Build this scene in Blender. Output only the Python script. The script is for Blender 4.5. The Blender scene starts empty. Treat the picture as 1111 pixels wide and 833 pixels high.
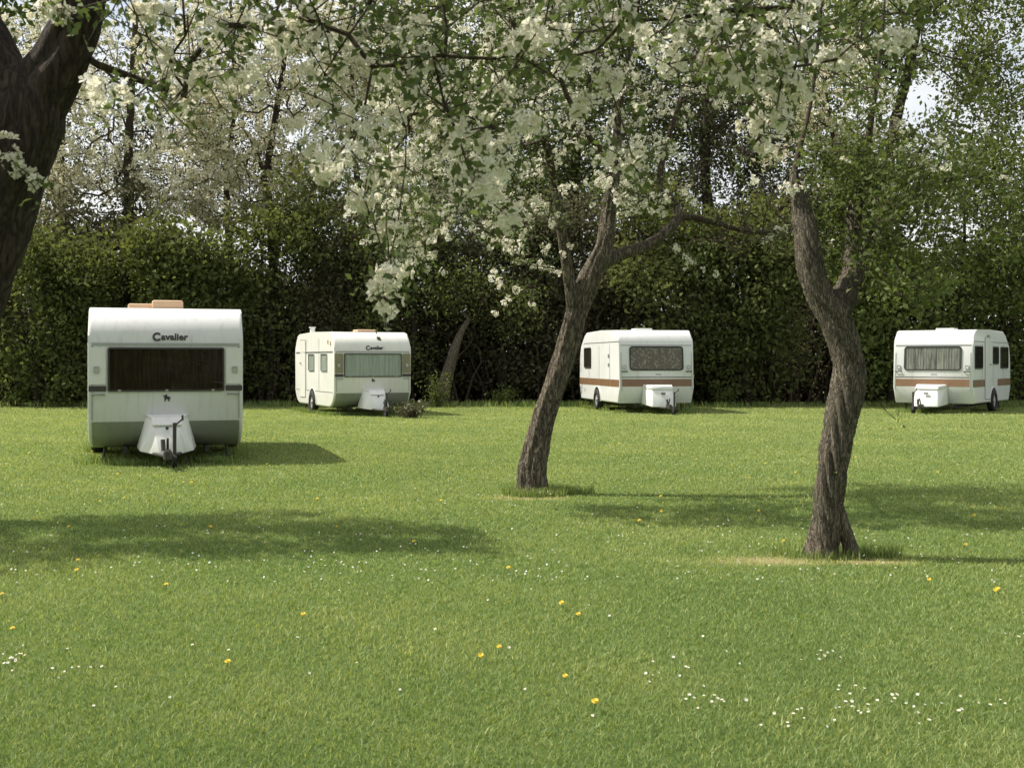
import bpy, bmesh, math, random
import numpy as np
from mathutils import Vector, Matrix

SC = bpy.context.scene
COL = SC.collection
F, CX, HY, H = 1234.0, 555.5, 391.0, 1.42      # focal length, centre column, horizon row (photo pixels), eye height
rad = math.radians
rng = np.random.default_rng(7)

SUN_EL, SUN_AZ = 53.0, 12.0                    # elevation; degrees beyond due-left
SUN = Vector((-math.cos(rad(SUN_AZ))*math.cos(rad(SUN_EL)), math.sin(rad(SUN_AZ))*math.cos(rad(SUN_EL)), math.sin(rad(SUN_EL))))

def P(px, py, D):
    return np.array([(px-CX)/F*D, D, H-(py-HY)/F*D])
def ground(px, py):
    D = H*F/(py-HY)
    return np.array([(px-CX)/F*D, D, 0.0])

# ------------------------------------------------------------------ materials
def new_mat(name):
    m = bpy.data.materials.new(name); m.use_nodes = True
    nt = m.node_tree; nt.nodes.clear()
    out = nt.nodes.new('ShaderNodeOutputMaterial')
    return m, nt, out
def N(nt, typ, **kw):
    n = nt.nodes.new(typ)
    for k, v in kw.items():
        if k in n.inputs: n.inputs[k].default_value = v
        else: setattr(n, k, v)
    return n
def ramp(nt, stops):
    r = nt.nodes.new('ShaderNodeValToRGB')
    el = r.color_ramp.elements
    while len(el) < len(stops): el.new(0.5)
    for e, (p, c) in zip(el, stops):
        e.position = p; e.color = (*c, 1)
    return r

def paint(name, col, rough=0.4, var=0.08, scale=3.0, dirt=None, metallic=0.0, bump=0.0, spec=0.5):
    """painted / plain surface with faint mottling and optional streaky dirt"""
    m, nt, out = new_mat(name)
    b = N(nt, 'ShaderNodeBsdfPrincipled', Roughness=rough, Metallic=metallic)
    b.inputs['Specular IOR Level'].default_value = spec
    tc = N(nt, 'ShaderNodeTexCoord')
    n1 = N(nt, 'ShaderNodeTexNoise', Scale=scale, Detail=5.0, Roughness=0.6)
    nt.links.new(tc.outputs['Object'], n1.inputs['Vector'])
    c = Vector(col)
    r = ramp(nt, [(0.3, tuple(c*(1-var))), (0.7, tuple(min(1, x) for x in c*(1+var*0.5)))])
    nt.links.new(n1.outputs['Fac'], r.inputs['Fac'])
    col_out = r.outputs['Color']
    if dirt:
        mp = N(nt, 'ShaderNodeMapping'); mp.inputs['Scale'].default_value = (9, 9, 0.8)
        nt.links.new(tc.outputs['Object'], mp.inputs['Vector'])
        n2 = N(nt, 'ShaderNodeTexNoise', Scale=1.6, Detail=6.0, Roughness=0.65)
        nt.links.new(mp.outputs['Vector'], n2.inputs['Vector'])
        r2 = ramp(nt, [(0.52, (0, 0, 0)), (0.78, (0.55, 0.55, 0.55))])
        nt.links.new(n2.outputs['Fac'], r2.inputs['Fac'])
        mx = N(nt, 'ShaderNodeMix', data_type='RGBA')
        nt.links.new(r2.outputs['Color'], mx.inputs[0])
        nt.links.new(col_out, mx.inputs[6]); mx.inputs[7].default_value = (*dirt, 1)
        col_out = mx.outputs[2]
    nt.links.new(col_out, b.inputs['Base Color'])
    if bump:
        bp = N(nt, 'ShaderNodeBump', Strength=bump, Distance=0.01)
        nt.links.new(n1.outputs['Fac'], bp.inputs['Height']); nt.links.new(bp.outputs['Normal'], b.inputs['Normal'])
    nt.links.new(b.outputs['BSDF'], out.inputs['Surface'])
    return m

def leafy(name, dark, light, transl=0.4, rough=0.55, tcol=None, spec=0.3):
    m, nt, out = new_mat(name)
    at = N(nt, 'ShaderNodeAttribute', attribute_name='tint')
    r = ramp(nt, [(0.0, dark), (1.0, light)])
    nt.links.new(at.outputs['Fac'], r.inputs['Fac'])
    b = N(nt, 'ShaderNodeBsdfPrincipled', Roughness=rough)
    b.inputs['Specular IOR Level'].default_value = spec
    nt.links.new(r.outputs['Color'], b.inputs['Base Color'])
    t = N(nt, 'ShaderNodeBsdfTranslucent')
    if tcol:
        mul = N(nt, 'ShaderNodeMix', data_type='RGBA', blend_type='MULTIPLY'); mul.inputs[0].default_value = 1
        nt.links.new(r.outputs['Color'], mul.inputs[6]); mul.inputs[7].default_value = (*tcol, 1)
        nt.links.new(mul.outputs[2], t.inputs['Color'])
    else:
        nt.links.new(r.outputs['Color'], t.inputs['Color'])
    mx = N(nt, 'ShaderNodeMixShader', Fac=transl)
    nt.links.new(b.outputs['BSDF'], mx.inputs[1]); nt.links.new(t.outputs['BSDF'], mx.inputs[2])
    nt.links.new(mx.outputs['Shader'], out.inputs['Surface'])
    return m

def bark(name, dark, light, scale=14.0, stretch=0.22, bump=0.9, moss=None):
    m, nt, out = new_mat(name)
    tc = N(nt, 'ShaderNodeTexCoord')
    mp = N(nt, 'ShaderNodeMapping'); mp.inputs['Scale'].default_value = (1, 1, stretch)
    nt.links.new(tc.outputs['Object'], mp.inputs['Vector'])
    nz = N(nt, 'ShaderNodeTexNoise', Scale=scale*0.5, Detail=3.0)
    nt.links.new(mp.outputs['Vector'], nz.inputs['Vector'])
    add = N(nt, 'ShaderNodeMix', data_type='VECTOR'); add.inputs[0].default_value = 0.12
    nt.links.new(mp.outputs['Vector'], add.inputs[4]); nt.links.new(nz.outputs['Color'], add.inputs[5])
    v = N(nt, 'ShaderNodeTexVoronoi', Scale=scale, feature='DISTANCE_TO_EDGE')
    nt.links.new(add.outputs[1], v.inputs['Vector'])
    n2 = N(nt, 'ShaderNodeTexNoise', Scale=scale*3, Detail=8.0, Roughness=0.7)
    nt.links.new(mp.outputs['Vector'], n2.inputs['Vector'])
    r1 = ramp(nt, [(0.0, (0, 0, 0)), (0.22, (1, 1, 1))])
    nt.links.new(v.outputs['Distance'], r1.inputs['Fac'])
    crk = N(nt, 'ShaderNodeMath', operation='MULTIPLY'); crk.inputs[1].default_value = 0.32; nt.links.new(r1.outputs['Color'], crk.inputs[0])
    hmix = N(nt, 'ShaderNodeMath', operation='MULTIPLY_ADD'); hmix.inputs[1].default_value = 1.0
    nt.links.new(n2.outputs['Fac'], hmix.inputs[0]); nt.links.new(crk.outputs[0], hmix.inputs[2])
    cr = ramp(nt, [(0.45, dark), (0.78, tuple((Vector(dark)*0.55+Vector(light)*0.45))), (0.98, light)])
    sc = N(nt, 'ShaderNodeMath', operation='MULTIPLY'); sc.inputs[1].default_value = 1.0
    nt.links.new(hmix.outputs[0], sc.inputs[0]); nt.links.new(sc.outputs[0], cr.inputs['Fac'])
    col = cr.outputs['Color']
    if moss:
        n3 = N(nt, 'ShaderNodeTexNoise', Scale=5.0, Detail=5.0, Roughness=0.7)
        nt.links.new(tc.outputs['Object'], n3.inputs['Vector'])
        r3 = ramp(nt, [(0.5, (0, 0, 0)), (0.72, (0.7, 0.7, 0.7))]); nt.links.new(n3.outputs['Fac'], r3.inputs['Fac'])
        mx = N(nt, 'ShaderNodeMix', data_type='RGBA'); nt.links.new(r3.outputs['Color'], mx.inputs[0])
        nt.links.new(col, mx.inputs[6]); mx.inputs[7].default_value = (*moss, 1)
        col = mx.outputs[2]
    b = N(nt, 'ShaderNodeBsdfPrincipled', Roughness=0.9); b.inputs['Specular IOR Level'].default_value = 0.2
    nt.links.new(col, b.inputs['Base Color'])
    bp = N(nt, 'ShaderNodeBump', Strength=bump, Distance=0.025)
    nt.links.new(hmix.outputs[0], bp.inputs['Height']); nt.links.new(bp.outputs['Normal'], b.inputs['Normal'])
    nt.links.new(b.outputs['BSDF'], out.inputs['Surface'])
    return m

def glass(name, tint=(0.75, 0.8, 0.78), gloss=0.16):
    m, nt, out = new_mat(name)
    tr = N(nt, 'ShaderNodeBsdfTransparent'); tr.inputs['Color'].default_value = (*tint, 1)
    gl = N(nt, 'ShaderNodeBsdfGlossy', Roughness=0.04)
    fr = N(nt, 'ShaderNodeFresnel', IOR=1.5)
    ad = N(nt, 'ShaderNodeMath', operation='ADD'); ad.inputs[1].default_value = gloss; ad.use_clamp = True
    nt.links.new(fr.outputs[0], ad.inputs[0])
    nz = N(nt, 'ShaderNodeTexNoise', Scale=2.5, Detail=2.0)
    bp = N(nt, 'ShaderNodeBump', Strength=0.08, Distance=0.05)
    nt.links.new(nz.outputs['Fac'], bp.inputs['Height']); nt.links.new(bp.outputs['Normal'], gl.inputs['Normal'])
    mx = N(nt, 'ShaderNodeMixShader')
    ge = N(nt, 'ShaderNodeNewGeometry'); fl = N(nt, 'ShaderNodeMath', operation='SUBTRACT'); fl.inputs[0].default_value = 1.0; nt.links.new(ge.outputs['Backfacing'], fl.inputs[1])
    mu = N(nt, 'ShaderNodeMath', operation='MULTIPLY'); nt.links.new(ad.outputs[0], mu.inputs[0]); nt.links.new(fl.outputs[0], mu.inputs[1])
    nt.links.new(mu.outputs[0], mx.inputs[0]); nt.links.new(tr.outputs[0], mx.inputs[1]); nt.links.new(gl.outputs[0], mx.inputs[2])
    nt.links.new(mx.outputs[0], out.inputs['Surface'])
    return m

def curtain_mat(name, a, b, c=None, kind='pleat', scale=60):
    m, nt, out = new_mat(name)
    tc = N(nt, 'ShaderNodeTexCoord')
    p = N(nt, 'ShaderNodeBsdfPrincipled', Roughness=0.9); p.inputs['Specular IOR Level'].default_value = 0.1
    if kind == 'pattern':
        v = N(nt, 'ShaderNodeTexVoronoi', Scale=scale); v.feature = 'F1'
        nt.links.new(tc.outputs['Object'], v.inputs['Vector'])
        nz = N(nt, 'ShaderNodeTexNoise', Scale=scale*0.6, Detail=4.0); nt.links.new(tc.outputs['Object'], nz.inputs['Vector'])
        mm = N(nt, 'ShaderNodeMath', operation='ADD'); nt.links.new(v.outputs['Distance'], mm.inputs[0]); nt.links.new(nz.outputs['Fac'], mm.inputs[1])
        r = ramp(nt, [(0.5, a), (0.72, b), (0.95, c or a)]); nt.links.new(mm.outputs[0], r.inputs['Fac'])
    else:
        mp = N(nt, 'ShaderNodeMapping'); mp.inputs['Scale'].default_value = (1, 1, 0.05)
        nt.links.new(tc.outputs['Object'], mp.inputs['Vector'])
        nz = N(nt, 'ShaderNodeTexNoise', Scale=scale*0.3, Detail=4.0, Roughness=0.7); nt.links.new(mp.outputs['Vector'], nz.inputs['Vector'])
        r = ramp(nt, [(0.35, a), (0.65, b)]); nt.links.new(nz.outputs['Fac'], r.inputs['Fac'])
    nt.links.new(r.outputs['Color'], p.inputs['Base Color'])
    nt.links.new(p.outputs['BSDF'], out.inputs['Surface'])
    return m

M = {}
M['white'] = paint('caravan_white', (0.68, 0.68, 0.68), 0.35, 0.05, 2.0, dirt=(0.44, 0.43, 0.37))
M['cream'] = paint('caravan_cream', (0.70, 0.69, 0.65), 0.4, 0.05, 2.0, dirt=(0.50, 0.47, 0.38))
M['panel'] = paint('panel_white', (0.72, 0.72, 0.69), 0.4, 0.04, 4.0)
M['olive'] = paint('panel_olive', (0.22, 0.20, 0.12), 0.5, 0.1, 4.0)
M['trim'] = paint('aluminium_trim', (0.42, 0.43, 0.43), 0.35, 0.1, 12.0, metallic=0.6)
M['black'] = paint('black_rubber', (0.025, 0.024, 0.022), 0.6, 0.2, 10.0)
M['dark'] = paint('dark_paint', (0.05, 0.045, 0.04), 0.5, 0.2, 10.0)
M['letter'] = paint('dark_lettering', (0.035, 0.03, 0.03), 0.5, 0.1, 10.0)
M['tan'] = paint('tan_plastic', (0.62, 0.42, 0.26), 0.5, 0.08, 5.0)
M['lower'] = paint('lower_shade_grey', (0.30, 0.31, 0.285), 0.45, 0.08, 3.0, dirt=(0.2, 0.19, 0.15))  # grey put in for the shade under the front, plus streaky dirt
M['stripe'] = paint('brown_stripe', (0.20, 0.115, 0.062), 0.4, 0.12, 4.0)
M['steel'] = paint('galvanised_steel', (0.36, 0.36, 0.35), 0.5, 0.15, 14.0, metallic=0.7)
M['box'] = paint('locker_white', (0.76, 0.76, 0.74), 0.45, 0.05, 4.0, dirt=(0.45, 0.43, 0.38))
M['amber'] = paint('amber_lens', (0.62, 0.42, 0.2), 0.25, 0.08, 10.0)
M['lens'] = paint('clear_lens', (0.5, 0.5, 0.46), 0.2, 0.08, 10.0)
M['tyre'] = paint('tyre_rubber', (0.022, 0.021, 0.02), 0.85, 0.25, 20.0)
M['rim'] = paint('wheel_rim', (0.45, 0.45, 0.43), 0.4, 0.1, 10.0, metallic=0.4)
M['glass'] = glass('window_glass', (0.8, 0.82, 0.8), 0.0)
M['glass_dull'] = glass('window_glass_pale', (0.88, 0.9, 0.88), 0.03)
M['c_brown'] = curtain_mat('curtain_brown', (0.03, 0.018, 0.012), (0.085, 0.055, 0.036), scale=120)
M['c_net'] = curtain_mat('curtain_net', (0.46, 0.48, 0.45), (0.66, 0.68, 0.64), scale=60)
M['c_pat'] = curtain_mat('curtain_pattern', (0.13, 0.095, 0.07), (0.62, 0.54, 0.42), (0.24, 0.18, 0.13), 'pattern', 15)
M['c_pleat'] = curtain_mat('curtain_pleated', (0.16, 0.14, 0.12), (0.62, 0.60, 0.54), scale=45)
M['c_dark'] = curtain_mat('curtain_dark', (0.03, 0.025, 0.02), (0.09, 0.075, 0.06), scale=60)
M['bark'] = bark('bark_grey_brown', (0.036, 0.029, 0.022), (0.33, 0.28, 0.21), 30, 0.22, 1.0)
M['bark_twist'] = bark('bark_twisted', (0.042, 0.034, 0.026), (0.34, 0.29, 0.22), 42, 0.15, 0.9, moss=(0.07, 0.08, 0.05))
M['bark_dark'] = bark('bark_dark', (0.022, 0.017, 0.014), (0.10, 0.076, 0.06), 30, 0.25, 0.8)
M['twig'] = bark('twig_bark', (0.03, 0.022, 0.016), (0.12, 0.09, 0.065), 30, 0.4, 0.3)
M['leaf_apple'] = leafy('apple_leaf', (0.055, 0.078, 0.032), (0.17, 0.21, 0.085), 0.4, 0.7, tcol=(1.1, 1.15, 0.7), spec=0.15)
M['leaf_right'] = leafy('fresh_leaf', (0.06, 0.082, 0.03), (0.18, 0.215, 0.08), 0.38, 0.7, tcol=(1.1, 1.15, 0.6), spec=0.15)
M['leaf_hedge'] = leafy('hedge_leaf', (0.050, 0.060, 0.026), (0.19, 0.215, 0.08), 0.45, 0.8, tcol=(1.1, 1.1, 0.6), spec=0.08)
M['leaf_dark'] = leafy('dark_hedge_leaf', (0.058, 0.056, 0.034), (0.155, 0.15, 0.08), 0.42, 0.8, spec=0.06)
M['leaf_bright'] = leafy('spring_leaf', (0.065, 0.088, 0.028), (0.21, 0.26, 0.085), 0.4, 0.8, tcol=(1.1, 1.1, 0.55), spec=0.08)
M['petal'] = leafy('blossom_petal', (0.72, 0.68, 0.52), (0.88, 0.86, 0.76), 0.45, 0.6)
M['petal_far'] = leafy('far_blossom_petal', (0.60, 0.56, 0.38), (0.82, 0.78, 0.62), 0.38, 0.7)
M['grass'] = leafy('grass_blade', (0.125, 0.215, 0.06), (0.50, 0.53, 0.22), 0.42, 0.6, tcol=(1.15, 1.1, 0.6), spec=0.3)
M['daisy'] = leafy('daisy_petal', (0.62, 0.63, 0.57), (0.74, 0.74, 0.68), 0.2)
M['yellow'] = leafy('dandelion_yellow', (0.72, 0.52, 0.05), (0.80, 0.62, 0.08), 0.2)
M['stem'] = leafy('flower_stem', (0.10, 0.16, 0.04), (0.16, 0.22, 0.06), 0.2)

# ------------------------------------------------------------------ mesh helpers
def link(o, parent=None):
    COL.objects.link(o)
    if parent is not None: o.parent = parent
    return o
def tag(o, label=None, cat=None, group=None, kind=None):
    if label: o['label'] = label
    if cat: o['category'] = cat
    if group: o['group'] = group
    if kind: o['kind'] = kind
    return o
def empty(name, loc, rz=0.0, **kw):
    o = bpy.data.objects.new(name, None); link(o)
    o.location = loc; o.rotation_euler = (0, 0, rz); o.empty_display_size = 0.2
    return tag(o, **kw)

def np_mesh(name, V, quads=None, tris=None, mats=(), tint=None, smooth=False):
    """one mesh from numpy arrays; tint is per face (quads first)"""
    me = bpy.data.meshes.new(name)
    V = np.asarray(V, dtype=np.float32)
    q = np.zeros((0, 4), int) if quads is None else np.asarray(quads, int)
    t = np.zeros((0, 3), int) if tris is None else np.asarray(tris, int)
    me.vertices.add(len(V)); me.vertices.foreach_set('co', V.ravel())
    idx = np.concatenate([q.ravel(), t.ravel()]).astype(np.int32)
    me.loops.add(len(idx)); me.loops.foreach_set('vertex_index', idx)
    nf = len(q)+len(t)
    me.polygons.add(nf)
    tot = np.concatenate([np.full(len(q), 4), np.full(len(t), 3)]).astype(np.int32)
    st = np.concatenate([[0], np.cumsum(tot)[:-1]]).astype(np.int32) if nf else np.zeros(0, np.int32)
    me.polygons.foreach_set('loop_start', st)
    if smooth: me.polygons.foreach_set('use_smooth', np.ones(nf, bool))
    for m in mats: me.materials.append(m)
    if tint is not None:
        a = me.attributes.new('tint', 'FLOAT', 'FACE'); a.data.foreach_set('value', np.asarray(tint, np.float32))
    me.update(calc_edges=True); me.validate()
    return me

def np_obj(name, parent, *a, **k):
    return link(bpy.data.objects.new(name, np_mesh(name, *a, **k)), parent)

def bm_obj(name, bm, mat, parent=None, smooth=False, mats=None):
    me = bpy.data.meshes.new(name)
    bmesh.ops.recalc_face_normals(bm, faces=bm.faces[:])
    if smooth:
        for f in bm.faces: f.smooth = True
    bm.to_mesh(me); bm.free()
    for m in (mats or [mat]): me.materials.append(m)
    if smooth: 
        try: me.set_sharp_from_angle(angle=rad(38))
        except Exception: pass
    return link(bpy.data.objects.new(name, me), parent)

def catmull(pts, rs, step):
    pts = np.asarray(pts, float); rs = np.asarray(rs, float)
    p = np.vstack([2*pts[0]-pts[1], pts, 2*pts[-1]-pts[-2]])
    out, ro = [], []
    for i in range(len(pts)-1):
        n = max(2, int(np.linalg.norm(pts[i+1]-pts[i])/step))
        for t in np.arange(n)/n:
            a, b, c, d = p[i], p[i+1], p[i+2], p[i+3]
            out.append(0.5*((2*b)+(c-a)*t+(2*a-5*b+4*c-d)*t*t+(3*b-a-3*c+d)*t**3))
            ts = t*t*(3-2*t); ro.append(rs[i]*(1-ts)+rs[i+1]*ts)
    out.append(pts[-1]); ro.append(rs[-1])
    return np.array(out), np.array(ro)

class Soup:
    """collects tubes / cards into one mesh"""
    def __init__(s): s.V=[]; s.Q=[]; s.T=[]; s.tq=[]; s.n=0
    def add(s, V, Q, tint=None):
        s.V.append(V); s.Q.append(np.asarray(Q)+s.n); s.n += len(V)
        s.tq.append(np.zeros(len(Q)) if tint is None else tint)
    def tube(s, pts, rs, sides, disp=None):
        pts = np.asarray(pts, float); rs = np.asarray(rs, float)
        if len(pts) < 2: return
        if rs[-1] > 0.008:
            e = pts[-1]-pts[-2]; e /= np.linalg.norm(e)+1e-9; pts = np.vstack([pts, pts[-1]+e*rs[-1]*0.35, pts[-1]+e*rs[-1]*0.5]); rs = np.concatenate([rs, [rs[-1]*0.75, rs[-1]*0.05]])
        n = len(pts)
        tan = np.gradient(pts, axis=0); tan /= np.linalg.norm(tan, axis=1, keepdims=True)+1e-9
        ref = np.array([0.0, 1.0, 0.0]) if abs(tan[0][1]) < 0.9 else np.array([1.0, 0, 0])
        u = np.zeros_like(pts); prev = ref-np.dot(ref, tan[0])*tan[0]
        for i in range(n):
            prev = prev-np.dot(prev, tan[i])*tan[i]; prev /= np.linalg.norm(prev)+1e-9; u[i] = prev
        w = np.cross(tan, u)
        th = np.arange(sides)/sides*2*np.pi
        R = np.repeat(np.asarray(rs)[:, None], sides, 1)
        if disp is not None:
            L = np.concatenate([[0], np.cumsum(np.linalg.norm(np.diff(pts, axis=0), axis=1))])
            R = R*disp(th[None, :], L[:, None])
        V = pts[:, None, :]+R[..., None]*(np.cos(th)[None, :, None]*u[:, None, :]+np.sin(th)[None, :, None]*w[:, None, :])
        i = np.arange(n-1)[:, None]*sides; j = np.arange(sides)[None, :]; j2 = (j+1) % sides
        Q = np.stack([i+j, i+j2, i+sides+j2, i+sides+j], -1).reshape(-1, 4)
        s.add(V.reshape(-1, 3), Q)
    def obj(s, name, mat, parent, smooth=True, tint=False):
        V = np.vstack(s.V); Q = np.vstack(s.Q)
        return np_obj(name, parent, V, quads=Q, mats=[mat], smooth=smooth, tint=np.concatenate(s.tq) if tint else None)

def unit(v): return v/(np.linalg.norm(v, axis=-1, keepdims=True)+1e-9)
def rand_dirs(n, r, up=0.0):
    v = r.normal(size=(n, 3)); v[:, 2] += up
    return unit(v)
def leaf_cards(C, L, r, droop=0.0, aspect=0.55, up=0.3):
    """pointed leaves folded at the midrib: base, side, tip, side"""
    n = len(C)
    d = r.normal(size=(n, 3)); d[:, 2] -= droop; d = unit(d)
    nn = rand_dirs(n, r, up); s = unit(np.cross(d, nn)); nn = np.cross(s, d)
    L = np.broadcast_to(L, (n,))[:, None]
    w = L*aspect*0.5
    base = C-d*L*0.5; tip = C+d*L*0.5
    m = C-d*L*0.04
    V = np.stack([base, m+s*w+nn*w*0.35, tip, m-s*w+nn*w*0.35], 1).reshape(-1, 3)
    Q = np.arange(4*n).reshape(-1, 4)
    return V, Q
def flowers(C, Nn, R, r, petals=5, cup=0.5):
    """open five-petalled flowers; centres C, facings Nn, radius R"""
    n = len(C); Nn = unit(Nn)
    ref = unit(r.normal(size=(n, 3))); u = unit(np.cross(Nn, ref)); w = np.cross(Nn, u)
    R = np.broadcast_to(R, (n,))[:, None]
    V = []
    ph = r.uniform(0, 6.28, n)
    for k in range(petals):
        a = (ph+k*2*np.pi/petals)[:, None]
        d = np.cos(a)*u+np.sin(a)*w; s = -np.sin(a)*u+np.cos(a)*w
        c = cup*(0.7+0.6*r.random((n, 1)))
        wd = R*(0.62 if petals >= 5 else 0.95)
        V.append(np.stack([C+d*R*0.08, C+d*R*0.62-s*wd*0.6+Nn*R*c*0.45, C+d*R*1.02+Nn*R*c*0.62, C+d*R*0.62+s*wd*0.6+Nn*R*c*0.45], 1))
    V = np.stack(V, 1).reshape(-1, 3)
    return V, np.arange(len(V)).reshape(-1, 4)

# ------------------------------------------------------------------ trees
class Tree:
    def __init__(s, seed):
        s.r = np.random.default_rng(seed); s.p=[]; s.par=[]; s.mr=[]
    def limb(s, pts, rs, start=None, step=0.12):
        """hand-placed limb; start = index of the node it leaves from"""
        a, b = catmull(pts, rs, step)
        prev = -1 if start is None else start
        ids = []
        for q, rr in zip(a, b):
            s.p.append(q); s.par.append(prev); s.mr.append(rr); prev = len(s.p)-1; ids.append(prev)
        return ids
    def near(s, q):
        return int(np.argmin(np.linalg.norm(np.array(s.p)-q, axis=1)))
    def grow(s, targets, step=0.22, wig=0.05, minr=0.0, back=0.5, first=0, sag=0.0, zmin_root=None):
        T = np.asarray(targets, float)
        P0 = np.array(s.p)
        d = np.array([np.linalg.norm(P0-t, axis=1).min() for t in T])
        for t in T[np.argsort(d)]:
            A = np.array(s.p)
            v = t-A; dist = np.linalg.norm(v, axis=1)
            par = np.array(s.par)
            dirn = unit(A-A[np.maximum(par, 0)])
            cost = dist*(1+back*(1-(dirn*unit(v)).sum(1)))
            if first: cost[:first] = 1e9
            if zmin_root is not None: cost[A[:, 2] < zmin_root] += 100
            k = int(np.argmin(cost))
            n = max(1, int(dist[k]/step)); prev = k
            base = A[k]; perp = s.r.normal(size=3)*dist[k]*0.10
            for i in range(1, n+1):
                f = i/n
                q = base+(t-base)*f+perp*math.sin(f*math.pi)+s.r.normal(size=3)*wig*(f < 1)
                q[2] -= sag*dist[k]*math.sin(f*math.pi)*-1
                s.p.append(q); s.par.append(prev); s.mr.append(0.0); prev = len(s.p)-1
    def finish(s, tip=0.004, expo=2.3):
        n = len(s.p); s.P = np.array(s.p); s.child = [[] for _ in range(n)]
        for i, q in enumerate(s.par):
            if q >= 0: s.child[q].append(i)
        acc = np.zeros(n); s.R = np.zeros(n)
        for i in range(n-1, -1, -1):
            rr = acc[i]**(1/expo) if acc[i] > 0 else tip
            if s.mr[i] > 0: rr = s.mr[i] if s.mr[i] > 0.03 else max(s.mr[i], min(rr, s.mr[i]*2))
            s.R[i] = rr
            if s.par[i] >= 0: acc[s.par[i]] += rr**expo
        for i in range(n):
            if s.par[i] >= 0 and s.mr[i] == 0: s.R[i] = min(s.R[i], s.R[s.par[i]]*0.95)
        s.tips = np.array([i for i in range(n) if not s.child[i]])
    def chains(s):
        out = []; stack = [i for i, q in enumerate(s.par) if q < 0]
        starts = [(i, None) for i in stack]
        while starts:
            i, fr = starts.pop(); ch = [] if fr is None else [fr]
            ch.append(i)
            while s.child[i]:
                c = sorted(s.child[i], key=lambda k: -s.R[k])
                for k in c[1:]: starts.append((k, i))
                i = c[0]; ch.append(i)
            out.append((ch, fr is not None))
        return out
    def wood(s, parent, bark_mat, twig_mat, split=0.035, disp=None, trunk_sides=40, name='branches'):
        big, small = Soup(), Soup()
        for ch, joined in s.chains():
            rs = s.R[ch].copy()
            if joined: rs[0] = min(rs[0], rs[1]*1.25)
            pts = s.P[ch]
            thick = rs > split
            k = len(ch) if thick.all() else int(np.argmin(thick))
            if k >= 3:
                a, b = catmull(pts[:k+1], rs[:k+1], 0.05 if rs[0] > 0.09 else 0.1) if k < 400 else (pts[:k+1], rs[:k+1])
                b = b.copy()
                big.tube(a, b, trunk_sides if rs[0] > 0.09 else 14, disp if rs[0] > 0.09 else None)
                if k+1 < len(ch): small.tube(pts[k:], rs[k:], 6)
            else:
                small.tube(pts, rs, 6 if rs[0] > 0.012 else 4)
        o = None
        if big.n: o = big.obj('trunk', bark_mat, parent)
        if small.n: small.obj(name, twig_mat, parent)
        return o

def ridges(seed, twist=0.0, amp=0.1, k=6, fine=0.05):
    r = np.random.default_rng(seed)
    w = [(r.integers(2, 5), r.uniform(-3, 3), r.uniform(0, 6), 0.5) for _ in range(3)]+[(r.integers(7, 15), r.uniform(-5, 5), r.uniform(0, 6), 0.25) for _ in range(5)]
    def f(th, L):
        ang = th+twist*L
        v = amp*(np.abs(np.sin(ang*k*0.5+0.8*np.sin(L*2.1)))-0.5)*1.2
        for kk, m, p, a in w: v = v+fine*a*np.sin(kk*ang+m*L*3+p)
        return 1+v+fine*0.35*np.sin(23*ang+40*L)*np.sin(31*L+5*th)
    return f

def ell(r, c, rx, ry, rz, n, shell=0.35):
    v = unit(r.normal(size=(n, 3)))*((shell+(1-shell)*r.random((n, 1)))**0.6)
    return np.asarray(c)+v*np.array([rx, ry, rz])

def add_leaves(parent, name, sites, per, spread, size, mat, r, droop=0.2, up=0.4, aspect=0.55):
    C = np.repeat(sites, per, 0)+r.normal(size=(len(sites)*per, 3))*spread
    L = size*r.uniform(0.6, 1.25, len(C))
    V, Q = leaf_cards(C, L, r, droop, aspect, up)
    # each spray of leaves has its own shade of green
    big = 0.5+0.5*np.sin(sites[:, 0]*2.3+1.7*np.sin(sites[:, 2]*1.9)+sites[:, 1])*np.sin(sites[:, 2]*2.6+sites[:, 0]*0.8+2)
    t = np.clip(np.repeat(0.4*r.random(len(sites))+0.35*big, per)+r.random(len(C))*0.3, 0, 1)
    return np_obj(name, parent, V, quads=Q, mats=[mat], tint=t)
def add_blossom(parent, sites, per, spread, size, mat, r, petals=5, name='blossom', cup=0.5):
    off = r.normal(size=(len(sites)*per, 3)); off = unit(off)*(r.random((len(off), 1))**0.4)*spread
    C = np.repeat(sites, per, 0)+off
    nn = unit(off)+r.normal(size=off.shape)*0.35+np.array([0, 0, 0.25])
    V, Q = flowers(C, nn, size*r.uniform(0.75, 1.15, len(C)), r, petals, cup)
    t = np.repeat(np.clip(np.repeat(r.random(len(sites)), per)*0.5+r.random(len(C))*0.5, 0, 1), petals)
    return np_obj(name, parent, V, quads=Q, mats=[mat], tint=t)

# ------------------------------------------------------------------ ground and grass
def lawn_noise(x, y):
    return (0.5+0.20*np.sin(0.9*x+1.3*y+1)+0.15*np.sin(-1.7*x+0.8*y+2.3)+0.12*np.sin(2.9*x+3.7*y)+0.1*np.sin(5.3*x-4.1*y+1.1)+0.06*np.sin(11*x+9*y))
MT = ground(578, 534); RT = ground(906, 601)       # trunk bases of the two free-standing trees
dry_spots = [(MT[0]-0.05, MT[1]-0.28, 0.5, 0.30), (RT[0]-0.5, RT[1]-0.16, 0.6, 0.22), (RT[0]+0.2, RT[1]-0.2, 0.4, 0.16)]

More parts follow.
